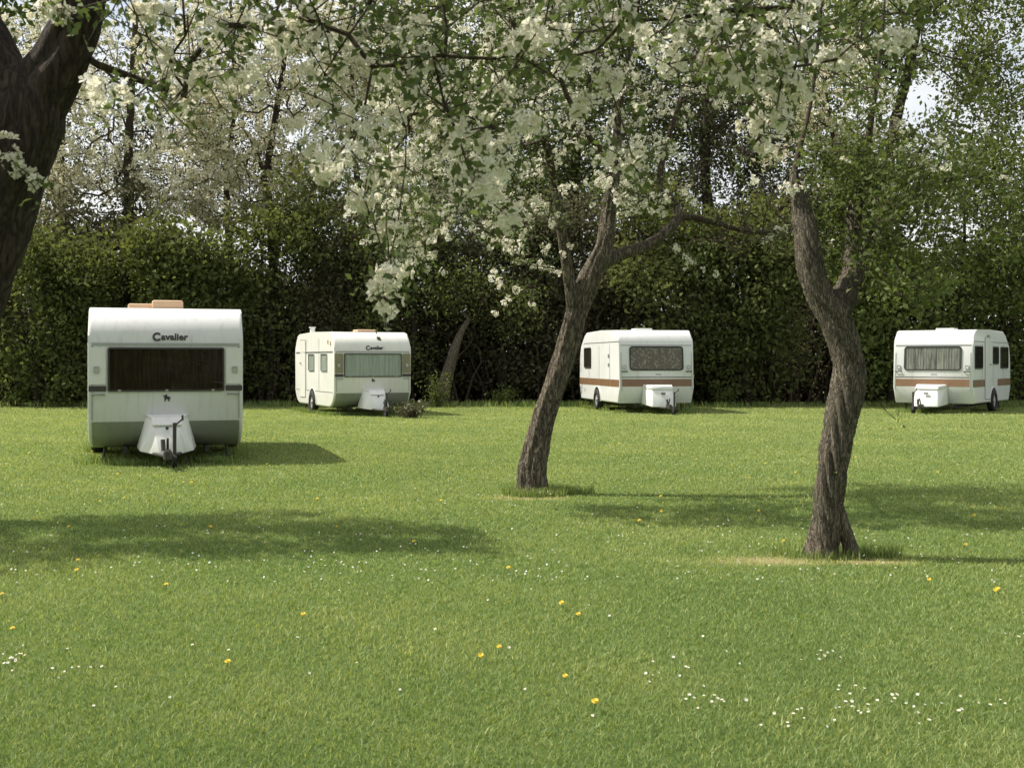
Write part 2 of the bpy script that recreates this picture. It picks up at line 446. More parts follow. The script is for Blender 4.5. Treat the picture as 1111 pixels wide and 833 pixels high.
def ground_z(x, y):
    return 0.007*np.sin(0.7*x+0.4*y)+0.006*np.sin(1.3*y-0.5*x)
def make_ground():
    xs = np.concatenate([[-600, -200, -90], np.linspace(-50, 50, 201), [90, 200, 600]])
    ys = np.concatenate([[-300, -80, -20], np.linspace(-6, 60, 160), [100, 250, 900]])
    X, Y = np.meshgrid(xs, ys)
    Z = ground_z(X, Y)
    Z[(np.abs(X) > 45) | (Y > 55) | (Y < -5)] = 0
    V = np.stack([X, Y, Z-0.014], -1).reshape(-1, 3)
    nx = len(xs); i = np.arange(len(ys)-1)[:, None]*nx; j = np.arange(nx-1)[None]
    Q = np.stack([i+j, i+j+1, i+nx+j+1, i+nx+j], -1).reshape(-1, 4)
    m, nt, out = new_mat('lawn_soil')
    geo = N(nt, 'ShaderNodeNewGeometry')
    n1 = N(nt, 'ShaderNodeTexNoise', Scale=0.55, Detail=6.0, Roughness=0.6)
    n2 = N(nt, 'ShaderNodeTexNoise', Scale=14.0, Detail=8.0, Roughness=0.75)
    for n in (n1, n2): nt.links.new(geo.outputs['Position'], n.inputs['Vector'])
    mixv = N(nt, 'ShaderNodeMath', operation='MULTIPLY_ADD'); mixv.inputs[1].default_value = 0.55
    hv = N(nt, 'ShaderNodeMath', operation='MULTIPLY'); hv.inputs[1].default_value = 0.5
    nt.links.new(n2.outputs['Fac'], hv.inputs[0])
    nt.links.new(n1.outputs['Fac'], mixv.inputs[0]); nt.links.new(hv.outputs[0], mixv.inputs[2])
    r = ramp(nt, [(0.33, (0.07, 0.12, 0.035)), (0.52, (0.125, 0.185, 0.055)), (0.7, (0.22, 0.26, 0.09))])
    nt.links.new(mixv.outputs[0], r.inputs['Fac'])
    col = r.outputs['Color']
    for (dx, dy, rx, ry) in dry_spots:               # worn earth beside the trunks
        mp = N(nt, 'ShaderNodeMapping'); mp.inputs['Location'].default_value = (-dx/rx, -dy/ry, 0); mp.inputs['Scale'].default_value = (1/rx, 1/ry, 0)
        nt.links.new(geo.outputs['Position'], mp.inputs['Vector'])
        ln = N(nt, 'ShaderNodeVectorMath', operation='LENGTH'); nt.links.new(mp.outputs['Vector'], ln.inputs[0])
        ad = N(nt, 'ShaderNodeMath', operation='MULTIPLY_ADD'); ad.inputs[1].default_value = 0.9; nt.links.new(n2.outputs['Fac'], ad.inputs[0]); nt.links.new(ln.outputs['Value'], ad.inputs[2])
        rr = ramp(nt, [(0.6, (0.8, 0.8, 0.8)), (1.0, (0, 0, 0))]); sc = N(nt, 'ShaderNodeMath', operation='MULTIPLY'); sc.inputs[1].default_value = 0.66
        nt.links.new(ad.outputs[0], sc.inputs[0]); nt.links.new(sc.outputs[0], rr.inputs['Fac'])
        mx = N(nt, 'ShaderNodeMix', data_type='RGBA'); nt.links.new(rr.outputs['Color'], mx.inputs[0])
        nt.links.new(col, mx.inputs[6]); mx.inputs[7].default_value = (0.38, 0.31, 0.16, 1)
        col = mx.outputs[2]
    b = N(nt, 'ShaderNodeBsdfPrincipled', Roughness=0.95); b.inputs['Specular IOR Level'].default_value = 0.1
    nt.links.new(col, b.inputs['Base Color'])
    bp = N(nt, 'ShaderNodeBump', Strength=1.0, Distance=0.05)
    nt.links.new(n2.outputs['Fac'], bp.inputs['Height']); nt.links.new(bp.outputs['Normal'], b.inputs['Normal'])
    nt.links.new(b.outputs['BSDF'], out.inputs['Surface'])
    o = np_obj('ground', None, V, quads=Q, mats=[m], smooth=True)
    tag(o, 'flat mown lawn of the caravan field', 'ground', kind='structure')

def blade_mesh(X, Y, Hh, W, lean, tint, r):
    n = len(X); a = r.uniform(0, 2*np.pi, n); b = r.uniform(0, 2*np.pi, n)
    s = np.stack([np.cos(a), np.sin(a), np.zeros(n)], 1)*W[:, None]*0.5
    d = np.stack([np.cos(b)*lean, np.sin(b)*lean, np.ones(n)], 1)
    base = np.stack([X, Y, ground_z(X, Y)-0.014], 1)
    mid = base+d*Hh[:, None]*np.array([0.35, 0.35, 0.6])
    tip = base+d*Hh[:, None]
    V = np.stack([base-s, base+s, mid+s*0.8, mid-s*0.8, tip], 1).reshape(-1, 3)
    k = np.arange(n)[:, None]*5
    return V, k+np.array([[0, 1, 2, 3]]), k+np.array([[3, 2, 4]])

def make_grass():
    r = np.random.default_rng(21)
    Dmin, Dmax = 3.0, 39.0
    def rho(D): return 11000*(4.5/np.maximum(D, 4.5))**1.7
    def wid(D): return D*0.98+3.0
    Ds = np.linspace(Dmin, Dmax, 2000); pdf = rho(Ds)*wid(Ds); cdf = np.cumsum(pdf); total = int(cdf[-1]*(Ds[1]-Ds[0])); cdf /= cdf[-1]
    D = np.interp(r.random(total), cdf, Ds)
    X = (r.random(total)-0.5)*wid(D)
    nz = lawn_noise(X, D)
    k = np.maximum(1, D/5)
    Hh = r.uniform(0.010, 0.028, total)*(0.85+0.3*nz)*(k**0.12)
    W = 0.0036*k**0.85*r.uniform(0.7, 1.3, total)
    tint = np.clip(0.20+0.26*nz*nz+r.normal(size=total)*0.24+0.013*(D-6), 0, 1)
    keep = np.ones(total, bool)
    for (dx, dy, rx, ry) in dry_spots:
        q = np.sqrt(((X-dx)/rx)**2+((D-dy)/ry)**2)+0.25*np.sin(9*X+7*D)
        keep &= ~((q < 1) & (r.random(total) < 0.75*(1.1-q)))
        tint = np.where(q < 1.5, np.clip(tint+0.35*(1.5-q), 0, 1), tint)
    straw = r.random(total) < 0.03
    tint = np.where(straw, r.uniform(0.7, 1, total), tint)
    X, D, Hh, W, tint = X[keep], D[keep], Hh[keep], W[keep], tint[keep]
    lean = 0.2+np.abs(r.normal(size=len(X)))*0.75
    parts = [(X, D, Hh, W, lean, tint)]
    # uncut tufts round trunks, under the vans and along the hedge foot
    tufts = []
    def tuft(cx, cy, rx, ry, n, h, w):
        a = r.uniform(0, 6.28, n); q = np.sqrt(r.random(n))
        tufts.append((cx+np.cos(a)*q*rx, cy+np.sin(a)*q*ry, r.uniform(0.4, 1, n)*h, np.full(n, w), np.abs(r.normal(size=n))*0.45, np.clip(r.normal(0.28, 0.2, n), 0, 1)))
    tuft(MT[0]+0.05, MT[1]-0.05, 0.38, 0.30, 1500, 0.13, 0.007); tuft(MT[0]+0.38, MT[1], 0.3, 0.12, 400, 0.12, 0.007)
    tuft(RT[0]-0.05, RT[1]-0.0, 0.34, 0.2, 650, 0.10, 0.005); tuft(RT[0]+0.30, RT[1]+0.02, 0.2, 0.12, 420, 0.13, 0.005)
    tuft(RT[0]-0.3, RT[1]+0.1, 0.18, 0.12, 160, 0.16, 0.005)
    for (cx, cy, yaw) in VANS_POS:
        for _ in range(26):
            lx = r.uniform(-1.05, 1.05); ly = r.uniform(-0.2, 0.9) if r.random() < 0.6 else r.uniform(0.3, 4)
            if ly > 0.9: lx = math.copysign(1.05, lx)
            tuft(cx+lx*math.cos(yaw)-ly*math.sin(yaw), cy+lx*math.sin(yaw)+ly*math.cos(yaw), 0.2, 0.15, 90, 0.13, 0.013)
    for _ in range(160):
        tuft(r.uniform(-19, 19), r.uniform(34.6, 36.2), 0.5, 0.3, 60, 0.24, 0.022)
    parts += tufts
    A = [np.concatenate([p[i] for p in parts]) for i in range(6)]
    V, Q, T = blade_mesh(*A, r)
    t = np.concatenate([A[5], A[5]])
    o = np_obj('grass', None, V, quads=Q, tris=T, mats=[M['grass']], tint=t)
    tag(o, 'short mown grass blades covering the field', 'grass', kind='stuff')

# ------------------------------------------------------------------ caravans
def arc(p0, p1, c, n=8):
    """quadratic bezier"""
    p0, p1, c = map(np.array, (p0, p1, c))
    return [tuple((1-t)**2*p0+2*t*(1-t)*c+t*t*p1) for t in np.linspace(0, 1, n)]
def prism(profile, w, bevel, seg=4):
    bm = bmesh.new()
    a = [bm.verts.new((-w/2, y, z)) for y, z in profile]; b = [bm.verts.new((w/2, y, z)) for y, z in profile]
    n = len(profile)
    fa = bm.faces.new(a); fb = bm.faces.new(b[::-1])
    for i in range(n): bm.faces.new((a[i], b[i], b[(i+1) % n], a[(i+1) % n]))
    if bevel:
        ed = [e for e in bm.edges if (e.verts[0].co.x*e.verts[1].co.x > 0)]
        bmesh.ops.bevel(bm, geom=ed, offset=bevel, segments=seg, profile=0.5, affect='EDGES', clamp_overlap=True)
    return bm
def rrect(w, h, r, seg=4):
    pts = []
    for cx, cy, a0 in ((w/2-r, h/2-r, 0), (-w/2+r, h/2-r, 90), (-w/2+r, -h/2+r, 180), (w/2-r, -h/2+r, 270)):
        for k in range(seg+1):
            a = rad(a0+90*k/seg); pts.append((cx+r*math.cos(a), cy+r*math.sin(a)))
    return pts
def plate(pts, t0, t1):
    """outline in (u,v) raised from height t0 to t1"""
    bm = bmesh.new()
    a = [bm.verts.new((u, v, t0)) for u, v in pts]; b = [bm.verts.new((u, v, t1)) for u, v in pts]
    n = len(pts); bm.faces.new(a[::-1]); bm.faces.new(b)
    for i in range(n): bm.faces.new((a[i], a[(i+1) % n], b[(i+1) % n], b[i]))
    return bm
def ring(outer, inner, t0, t1):
    bm = bmesh.new(); n = len(outer)
    L = [[bm.verts.new((u, v, t)) for u, v in q] for q, t in ((outer, t0), (outer, t1), (inner, t1), (inner, t0))]
    for k in range(4):
        A, B = L[k], L[(k+1) % 4]
        for i in range(n): bm.faces.new((A[i], A[(i+1) % n], B[(i+1) % n], B[i]))
    return bm
def pleats(w, h, t0, amp, n):
    bm = bmesh.new(); k = n*6
    lo, hi = [], []
    for i in range(k+1):
        u = -w/2+w*i/k; t = t0+amp*(0.5+0.5*math.sin(i/6*2*math.pi+0.6*math.sin(i*0.7)))
        lo.append(bm.verts.new((u, -h/2, t))); hi.append(bm.verts.new((u, h/2, t)))
    for i in range(k): bm.faces.new((lo[i], lo[i+1], hi[i+1], hi[i]))
    return bm
def cyl(bm, p0, p1, r, seg=12, r2=None):
    p0, p1 = Vector(p0), Vector(p1); d = p1-p0
    mat = Matrix.Translation((p0+p1)/2) @ d.to_track_quat('Z', 'Y').to_matrix().to_4x4()
    bmesh.ops.create_cone(bm, cap_ends=True, segments=seg, radius1=r, radius2=r if r2 is None else r2, depth=d.length, matrix=mat)
def box(bm, lo, hi, bev=0.0):
    lo, hi = Vector(lo), Vector(hi)
    r = bmesh.ops.create_cube(bm, size=1, matrix=Matrix.Translation((lo+hi)/2) @ Matrix.Diagonal((*(hi-lo), 1)))
    if bev:
        es = list({e for v in r['verts'] for e in v.link_edges})
        bmesh.ops.bevel(bm, geom=es, offset=bev, segments=2, profile=0.5, affect='EDGES')

def text_mesh(txt, size, bold=0.0, extrude=0.004):
    cu = bpy.data.curves.new('lettering', 'FONT'); cu.body = txt; cu.size = size; cu.align_x = 'CENTER'; cu.align_y = 'CENTER'
    cu.extrude = extrude; cu.offset = bold; cu.resolution_u = 4
    o = bpy.data.objects.new('lettering', cu); COL.objects.link(o)
    dg = bpy.context.evaluated_depsgraph_get()
    me = bpy.data.meshes.new_from_object(o.evaluated_get(dg))
    bpy.data.objects.remove(o); bpy.data.curves.remove(cu)
    return me

class Van:
    def __init__(s, name, loc, yaw, L, W, label, mat):
        s.root = empty(name, loc, yaw, label=label, cat='caravan', group='caravans on the lawn')
        s.L, s.W, s.mat = L, W, mat
    def front(s, x, z):
        """matrix of a point on the sloping front wall: u = right, v = up the wall, w = outward"""
        (y0, z0), (y1, z1) = s.fr
        t = (z-z0)/(z1-z0); v = Vector((0, y1-y0, z1-z0)).normalized(); u = Vector((1, 0, 0)); w = u.cross(v)
        m = Matrix((u, v, w)).transposed().to_4x4(); m.translation = (x, y0+(y1-y0)*t, z)
        return m
    def side(s, sg, y, z):
        u = Vector((0, 1 if sg > 0 else -1, 0)); v = Vector((0, 0, 1)); w = u.cross(v)
        m = Matrix((u, v, w)).transposed().to_4x4(); m.translation = (sg*s.W/2, y, z)
        return m
    def put(s, name, bm, mat, mtx, parent=None, smooth=False):
        bm.transform(mtx)
        return bm_obj(name, bm, mat, parent or s.root, smooth)
    def window(s, mtx, w, h, r, cm, frame_mat, npl=14, fw=0.028, gm=None, amp=0.006, label=None):
        f = s.put('window', ring(rrect(w, h, r), rrect(w-2*fw, h-2*fw, max(0.005, r-fw)), -0.004, 0.026), frame_mat, mtx)
        s.put('curtain', pleats(w-fw, h-fw, 0.004, amp, npl), cm, mtx, f, True)
        s.put('pane', plate(rrect(w-1.4*fw, h-1.4*fw, max(0.006, r-fw*0.7)), 0.015, 0.018), gm or M['glass'], mtx, f)
        if label: f['label'] = label
        return f
    def wheel(s, sg, y, r=0.29):
        x = sg*(s.W/2-0.03)
        bm = bmesh.new()
        prof = [(r*0.62, -0.08), (r*0.9, -0.085), (r, -0.05), (r, 0.05), (r*0.9, 0.085), (r*0.62, 0.08)]
        rows = [[bm.verts.new((x+t, y+q*math.cos(a), r+q*math.sin(a))) for a in np.arange(28)/28*2*math.pi] for q, t in prof]
        for i in range(len(rows)):
            A, B = rows[i], rows[(i+1) % len(rows)]
            for k in range(28): bm.faces.new((A[k], A[(k+1) % 28], B[(k+1) % 28], B[k]))
        wr = empty_child('wheel', s.root)
        bm_obj('tyre', bm, M['tyre'], wr, True)
        bm = bmesh.new(); cyl(bm, (x-0.06*sg, y, r), (x+0.05*sg, y, r), r*0.61, 24); cyl(bm, (x+0.04*sg, y, r), (x+0.075*sg, y, r), 0.06, 16, 0.045)
        bm_obj('rim', bm, M['rim'], wr, True)
    def arch(s, sg, y, r=0.37):
        """black plate drawn as the shaded wheel opening, with a raised lip"""
        o = [(r*math.cos(a), 0.29+r*math.sin(a)) for a in np.linspace(-0.35, math.pi+0.35, 22)]
        m = s.side(sg, y, 0)
        z0 = 0.245
        o = [(u, max(v, z0)) for u, v in o]
        a = s.put('wheel_arch', plate(o, -0.02, 0.003), M['black'], m)  # flat black plate stands in for the shade of the wheel recess
        ang = np.linspace(-0.08, math.pi+0.08, 22)
        po = [((r+0.03)*math.cos(t), 0.29+(r+0.03)*math.sin(t)) for t in ang]; pi_ = [(r*math.cos(t), 0.29+r*math.sin(t)) for t in ang]
        bm = bmesh.new(); q = [[bm.verts.new((u, v, t)) for u, v in pts] for pts, t in ((po, 0.0), (po, 0.02), (pi_, 0.02), (pi_, 0.0))]
        for k in range(4):
            for i in range(21): bm.faces.new((q[k][i], q[k][i+1], q[(k+1) % 4][i+1], q[(k+1) % 4][i]))
        s.put('lip', bm, s.mat, m, a)
    def chassis(s):
        bm = bmesh.new()
        for x in (-0.55, 0.55): box(bm, (x-0.03, 0.1, 0.14), (x+0.03, s.L-0.5, 0.23))
        box(bm, (-0.9, s.L*0.52-0.04, 0.24), (0.9, s.L*0.52+0.04, 0.31))
        bm_obj('chassis', bm, M['black'], s.root)
        for x in (-0.82, 0.82):
            for y in (0.45, s.L-0.5):
                bm = bmesh.new(); cyl(bm, (x, y, 0.25), (x*1.03, y, 0.02), 0.02, 8); box(bm, (x*1.03-0.06, y-0.06, 0.0), (x*1.03+0.06, y+0.06, 0.02))
                bm_obj('corner_steady', bm, M['dark'], s.root)
    def drawbar(s, reach=1.1):
        bm = bmesh.new()
        for x in (-0.5, 0.5):
            cyl(bm, (x*0.8, 0.2, 0.17), (0.0, -reach+0.12, 0.17), 0.026, 8)
        bm_obj('drawbar', bm, M['dark'], s.root)
        bm = bmesh.new(); box(bm, (-0.045, -reach-0.12, 0.16), (0.045, -reach+0.15, 0.27), 0.02)
        cyl(bm, (0, -reach-0.1, 0.15), (0, -reach-0.1, 0.25), 0.055, 12); cyl(bm, (0, -reach+0.02, 0.26), (0.0, -reach-0.08, 0.42), 0.016, 8); cyl(bm, (-0.05, -reach-0.05, 0.26), (-0.06, -reach-0.02, 0.40), 0.03, 8)
        bm_obj('coupling', bm, M['dark'], s.root)
    def jockey(s, x, y, top=0.70):
        j = empty_child('jockey_wheel', s.root)
        bm = bmesh.new(); cyl(bm, (x, y, 0.16), (x, y, top), 0.026, 10); cyl(bm, (x, y, top-0.04), (x+0.10, y-0.03, top+0.05), 0.012, 8); cyl(bm, (x+0.10, y-0.03, top+0.03), (x+0.10, y-0.03, top+0.10), 0.014, 8)
        bm_obj('post', bm, M['dark'], j, True)
        bm = bmesh.new(); cyl(bm, (x-0.03, y+0.03, 0.10), (x+0.03, y+0.03, 0.10), 0.10, 20)
        bm_obj('tyre', bm, M['tyre'], j, True)
    def script_badge(s, mtx, n=5, h=0.035, w=0.16):
        """small unreadable cursive maker's script: a looping metal stroke"""
        so = Soup(); t = np.linspace(0, 1, 60)
        pts = np.stack([-w/2+w*t+0.012*np.sin(t*n*6.28+1), h*0.5*np.sin(t*n*6.28)*(1-0.35*np.sin(t*9)), np.full(60, 0.006)], 1)
        so.tube(pts, np.full(60, 0.006), 5)
        o = so.obj('script_badge', M['letter'], s.root); o.data.transform(mtx)

def empty_child(name, parent):
    o = bpy.data.objects.new(name, None); o.empty_display_size = 0.1
    return link(o, parent)

def cowl(v, wt, wb, zt, zb, ln, mat, lid=True):
    """moulded gas-locker cowl tapering over the drawbar"""
    pts = [(-wt/2, 0.04, zt), (wt/2, 0.04, zt), (-wb/2, 0.12, zb), (wb/2, 0.12, zb), (-wt*0.36, -ln*0.42, zt-0.03), (wt*0.36, -ln*0.42, zt-0.03),
           (-wt*0.30, -ln*0.60, zt-0.20), (wt*0.30, -ln*0.60, zt-0.20), (-wb*0.44, -ln*0.40, zb-0.02), (wb*0.44, -ln*0.40, zb-0.02), (-0.09, -ln*0.86, zb-0.06), (0.09, -ln*0.86, zb-0.06)]
    bm = bmesh.new(); vs = [bm.verts.new(p) for p in pts]
    bmesh.ops.convex_hull(bm, input=vs)
    bmesh.ops.dissolve_limit(bm, angle_limit=rad(3), verts=bm.verts[:], edges=bm.edges[:])
    bmesh.ops.bevel(bm, geom=bm.edges[:], offset=0.014, segments=2, profile=0.5, affect='EDGES')
    o = bm_obj('gas_locker', bm, mat, v.root, True)
    if lid:
        # thin raised lid sitting over the top of the cowl
        q = [(-wt/2-0.006, 0.02, zt+0.004), (wt/2+0.006, 0.02, zt+0.004), (wt*0.36+0.004, -ln*0.42, zt-0.024), (-wt*0.36-0.004, -ln*0.42, zt-0.024)]
        f = [(-wt*0.33, -ln*0.535-0.012, zt-0.12), (wt*0.33, -ln*0.535-0.012, zt-0.12)]
        bm = bmesh.new(); up = Vector((0, -0.004, 0.012))
        tv = [bm.verts.new(Vector(p)+up) for p in q]; fv = [bm.verts.new(Vector(p)+up) for p in f]
        lo = [bm.verts.new(Vector(p)-up*0.4) for p in q]; fl = [bm.verts.new(Vector(p)-up*0.4) for p in f]
        bm.faces.new(tv); bm.faces.new((tv[3], tv[2], fv[1], fv[0])); bm.faces.new(lo[::-1]); bm.faces.new((lo[2], lo[3], fl[0], fl[1]))
        bm.faces.new((fv[0], fv[1], fl[1], fl[0])); bm.faces.new((tv[0], tv[1], lo[1], lo[0]))
        bm.faces.new((tv[0], tv[3], lo[3], lo[0])); bm.faces.new((tv[3], fv[0], fl[0], lo[3])); bm.faces.new((tv[1], tv[2], lo[2], lo[1])); bm.faces.new((tv[2], fv[1], fl[1], lo[2]))
        bm_obj('lid', bm, mat, o)
        bm = bmesh.new(); cyl(bm, (0, -ln*0.56-0.03, zt-0.155), (0, -ln*0.56-0.055, zt-0.15), 0.022, 10)
        bm_obj('catch', bm, M['dark'], o)
    return o

def seam_strip(v, z, mat, sides=True, h=0.03, t=0.008, front=True, name='trim_strip'):
    if front: v.put(name, plate(rrect(v.W-0.10, h, 0.005, 1), 0.0, t), mat, v.front(0, z))
    if sides:
        for sg in (-1, 1): v.put(name, plate(rrect(v.L-0.30, h, 0.005, 1), 0.0, t), mat, v.side(sg, v.L/2, z))

def joints(v, ys, z0, z1):
    """vertical cover strips over the side panel joints, and one down each front corner"""
    for sg in (-1, 1):
        for y in ys: v.put('joint_strip', plate(rrect(0.022, z1-z0, 0.004, 1), 0.0, 0.005), M['trim'], v.side(sg, y, (z0+z1)/2))
        v.put('joint_strip', plate(rrect(0.022, 1.02, 0.004, 1), 0.0, 0.007), M['trim'], v.front(sg*(v.W/2-0.058), 1.12))

def van_a(loc, yaw, label, mat, win_curtain, panel_mat, glass_mat, vents, L=4.3, W=2.06, detail_side=False, cnt=18, amp=0.006):
    """older square van with a big front window and curved roof end"""
    v = Van('touring_caravan', loc, yaw, L, W, label, mat)
    zr = 2.165; zs = 1.66
    fr = [(0.50, 0.205), (0.30, 0.26), (0.12, 0.40), (0.0, 0.585), (0.02, zs)]
    top = arc((0.02, zs), (0.62, zr), (0.06, zr-0.03), 10)[1:]
    rear = [(L-y, z) for y, z in (fr+top)[::-1]]
    v.fr = ((0.0, 0.585), (0.02, zs))
    v.put('body', prism(fr+top+[(L*0.5, zr+0.03)]+rear, W, 0.05), mat, Matrix(), smooth=True)
    seam_strip(v, zs-0.015, M['trim'], True, 0.035, 0.012); joints(v, (1.55, 2.95), 0.62, 2.0)
    seam_strip(v, 0.60, M['trim'], True, 0.014, 0.006, front=False)
    v.window(v.front(0, 1.295), 1.55, 0.61, 0.03, win_curtain, M['dark'], cnt, 0.025, glass_mat, amp)
    for sg in (-1, 1):
        p = v.put('front_panel', plate(rrect(0.215, 0.50, 0.01, 2), 0.0, 0.012), panel_mat, v.front(sg*0.905, 1.345))
        v.put('dark_band', plate(rrect(0.225, 0.075, 0.006, 2), 0.0, 0.014), M['dark'], v.front(sg*0.905, 1.035), p)
        l = v.put('marker_lamp', ring(rrect(0.075, 0.085, 0.012, 2), rrect(0.05, 0.058, 0.008, 2), 0.012, 0.034), M['trim'], v.front(sg*0.915, 1.295))
        v.put('lens', plate(rrect(0.052, 0.06, 0.008, 2), 0.0125, 0.028), M['lens'], v.front(sg*0.915, 1.295), l)
        bm = bmesh.new()
        for x in (-0.07, 0.07): cyl(bm, (x, 0, 0), (x, 0, 0.035), 0.012, 8)
        cyl(bm, (-0.085, 0, 0.035), (0.085, 0, 0.035), 0.011, 8)
        v.put('grab_handle', bm, M['steel'], v.front(sg*0.89, 0.955))
    # grey sheet laid over the turned-under lower front as painted shade
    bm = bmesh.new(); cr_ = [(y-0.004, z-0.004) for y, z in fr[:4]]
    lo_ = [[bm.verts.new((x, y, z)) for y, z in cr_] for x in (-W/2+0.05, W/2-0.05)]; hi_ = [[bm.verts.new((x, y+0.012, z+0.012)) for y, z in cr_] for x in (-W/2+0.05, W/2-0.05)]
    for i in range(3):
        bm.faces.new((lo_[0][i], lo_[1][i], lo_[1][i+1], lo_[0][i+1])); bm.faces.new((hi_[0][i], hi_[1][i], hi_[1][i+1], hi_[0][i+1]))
    v.put('lower_shade_panel', bm, M['lower'], Matrix(), smooth=True)
    # two stay catches under the window
    for x in (-0.62, 0.0, 0.62):
        bm = bmesh.new(); box(bm, (-0.02, -0.015, 0.0), (0.02, 0.015, 0.034), 0.004); v.put('window_catch', bm, M['steel'], v.front(x, 1.006))
    # dark rearing-horse emblem
    hp = [(-0.03, -0.05), (-0.016, -0.05), (-0.012, -0.018), (0.014, -0.022), (0.02, -0.05), (0.036, -0.05), (0.034, -0.01), (0.046, -0.02), (0.05, -0.004), (0.034, 0.014), (0.006, 0.016), (0.004, 0.042), (-0.012, 0.05), (-0.02, 0.03), (-0.04, 0.034), (-0.052, 0.02), (-0.034, 0.012), (-0.032, -0.01)]
    v.put('emblem', plate(hp, 0.0, 0.008), M['letter'], v.front(0.0, 0.905))
    # name in capital-and-small lettering on the roof curve
    bm = bmesh.new(); bm2 = bmesh.new(); cm = bpy.data.meshes.new('c')
    def fit(me, x0, x1, y0, y1):
        c = np.array([q.co[:] for q in me.vertices]); a, b = c.min(0), c.max(0)
        return Matrix.Translation((x0, y0, 0)) @ Matrix.Diagonal(((x1-x0)/(b[0]-a[0]), (y1-y0)/(b[1]-a[1]), 1, 1)) @ Matrix.Translation((-a[0], -a[1], 0))
    me = text_mesh('C', 0.155, 0.007); bm.from_mesh(me); bm.transform(fit(me, -0.24, -0.135, -0.06, 0.065))
    me2 = text_mesh('avalier', 0.105, 0.003); bm2.from_mesh(me2); bm2.transform(fit(me2, -0.125, 0.235, -0.045, 0.052))
    bm2.to_mesh(cm); bm2.free(); bm.from_mesh(cm)
    zt = 1.745
    # slope of the curve at that height
    tp = np.array(top); k = int(np.argmin(abs(tp[:, 1]-zt))); k = max(1, k); d = Vector((0, tp[k][0]-tp[k-1][0], tp[k][1]-tp[k-1][1])).normalized()
    yt = float(np.interp(zt, [0*1+zs]+list(tp[:, 1]), [0.02]+list(tp[:, 0])))
    u = Vector((1, 0, 0)); m = Matrix((u, d, u.cross(d))).transposed().to_4x4(); m.translation = (0.05, yt-0.007, zt)
    v.put('lettering', bm, M['letter'], m)
    for (x, y, w, d_, h, mt) in vents:
        bm = bmesh.new(); box(bm, (x-w/2, y-d_/2, zr-0.01), (x+w/2, y+d_/2, zr+0.02+h), min(0.03, h*0.6))
        o = bm_obj('roof_vent', bm, mt, v.root, True)
        bm = bmesh.new(); box(bm, (x-w/2-0.02, y-d_/2-0.02, zr-0.01), (x+w/2+0.02, y+d_/2+0.02, zr+0.012)); bm_obj('vent_base', bm, M['black'], o)
    cowl(v, 0.56, 0.80, 0.66, 0.21, 0.72, M['box'])
    v.drawbar(); v.jockey(0.09, -0.83, 0.60); v.chassis()
    for sg in (-1, 1): v.wheel(sg, L*0.52); v.arch(sg, L*0.52)
    return v

def door(v, sg, y, w, z0, z1, mat, win=None):
    h = z1-z0
    d = v.put('door', plate(rrect(w, h, 0.05, 3), 0.0, 0.012), mat, v.side(sg, y, (z0+z1)/2))
    v.put('gasket', ring(rrect(w+0.03, h+0.03, 0.06, 3), rrect(w+0.002, h+0.002, 0.05, 3), 0.0, 0.008), M['dark'], v.side(sg, y, (z0+z1)/2), d)
    bm = bmesh.new(); box(bm, (-0.03, -0.02, 0.012), (0.03, 0.02, 0.03), 0.006); cyl(bm, (-0.03, 0, 0.045), (0.07, 0, 0.045), 0.01, 8); cyl(bm, (-0.02, 0, 0.02), (-0.02, 0, 0.05), 0.01, 8)
    v.put('handle', bm, M['steel'], v.side(sg, y-0.0+(w*0.36), z0+0.95), d)
    return d

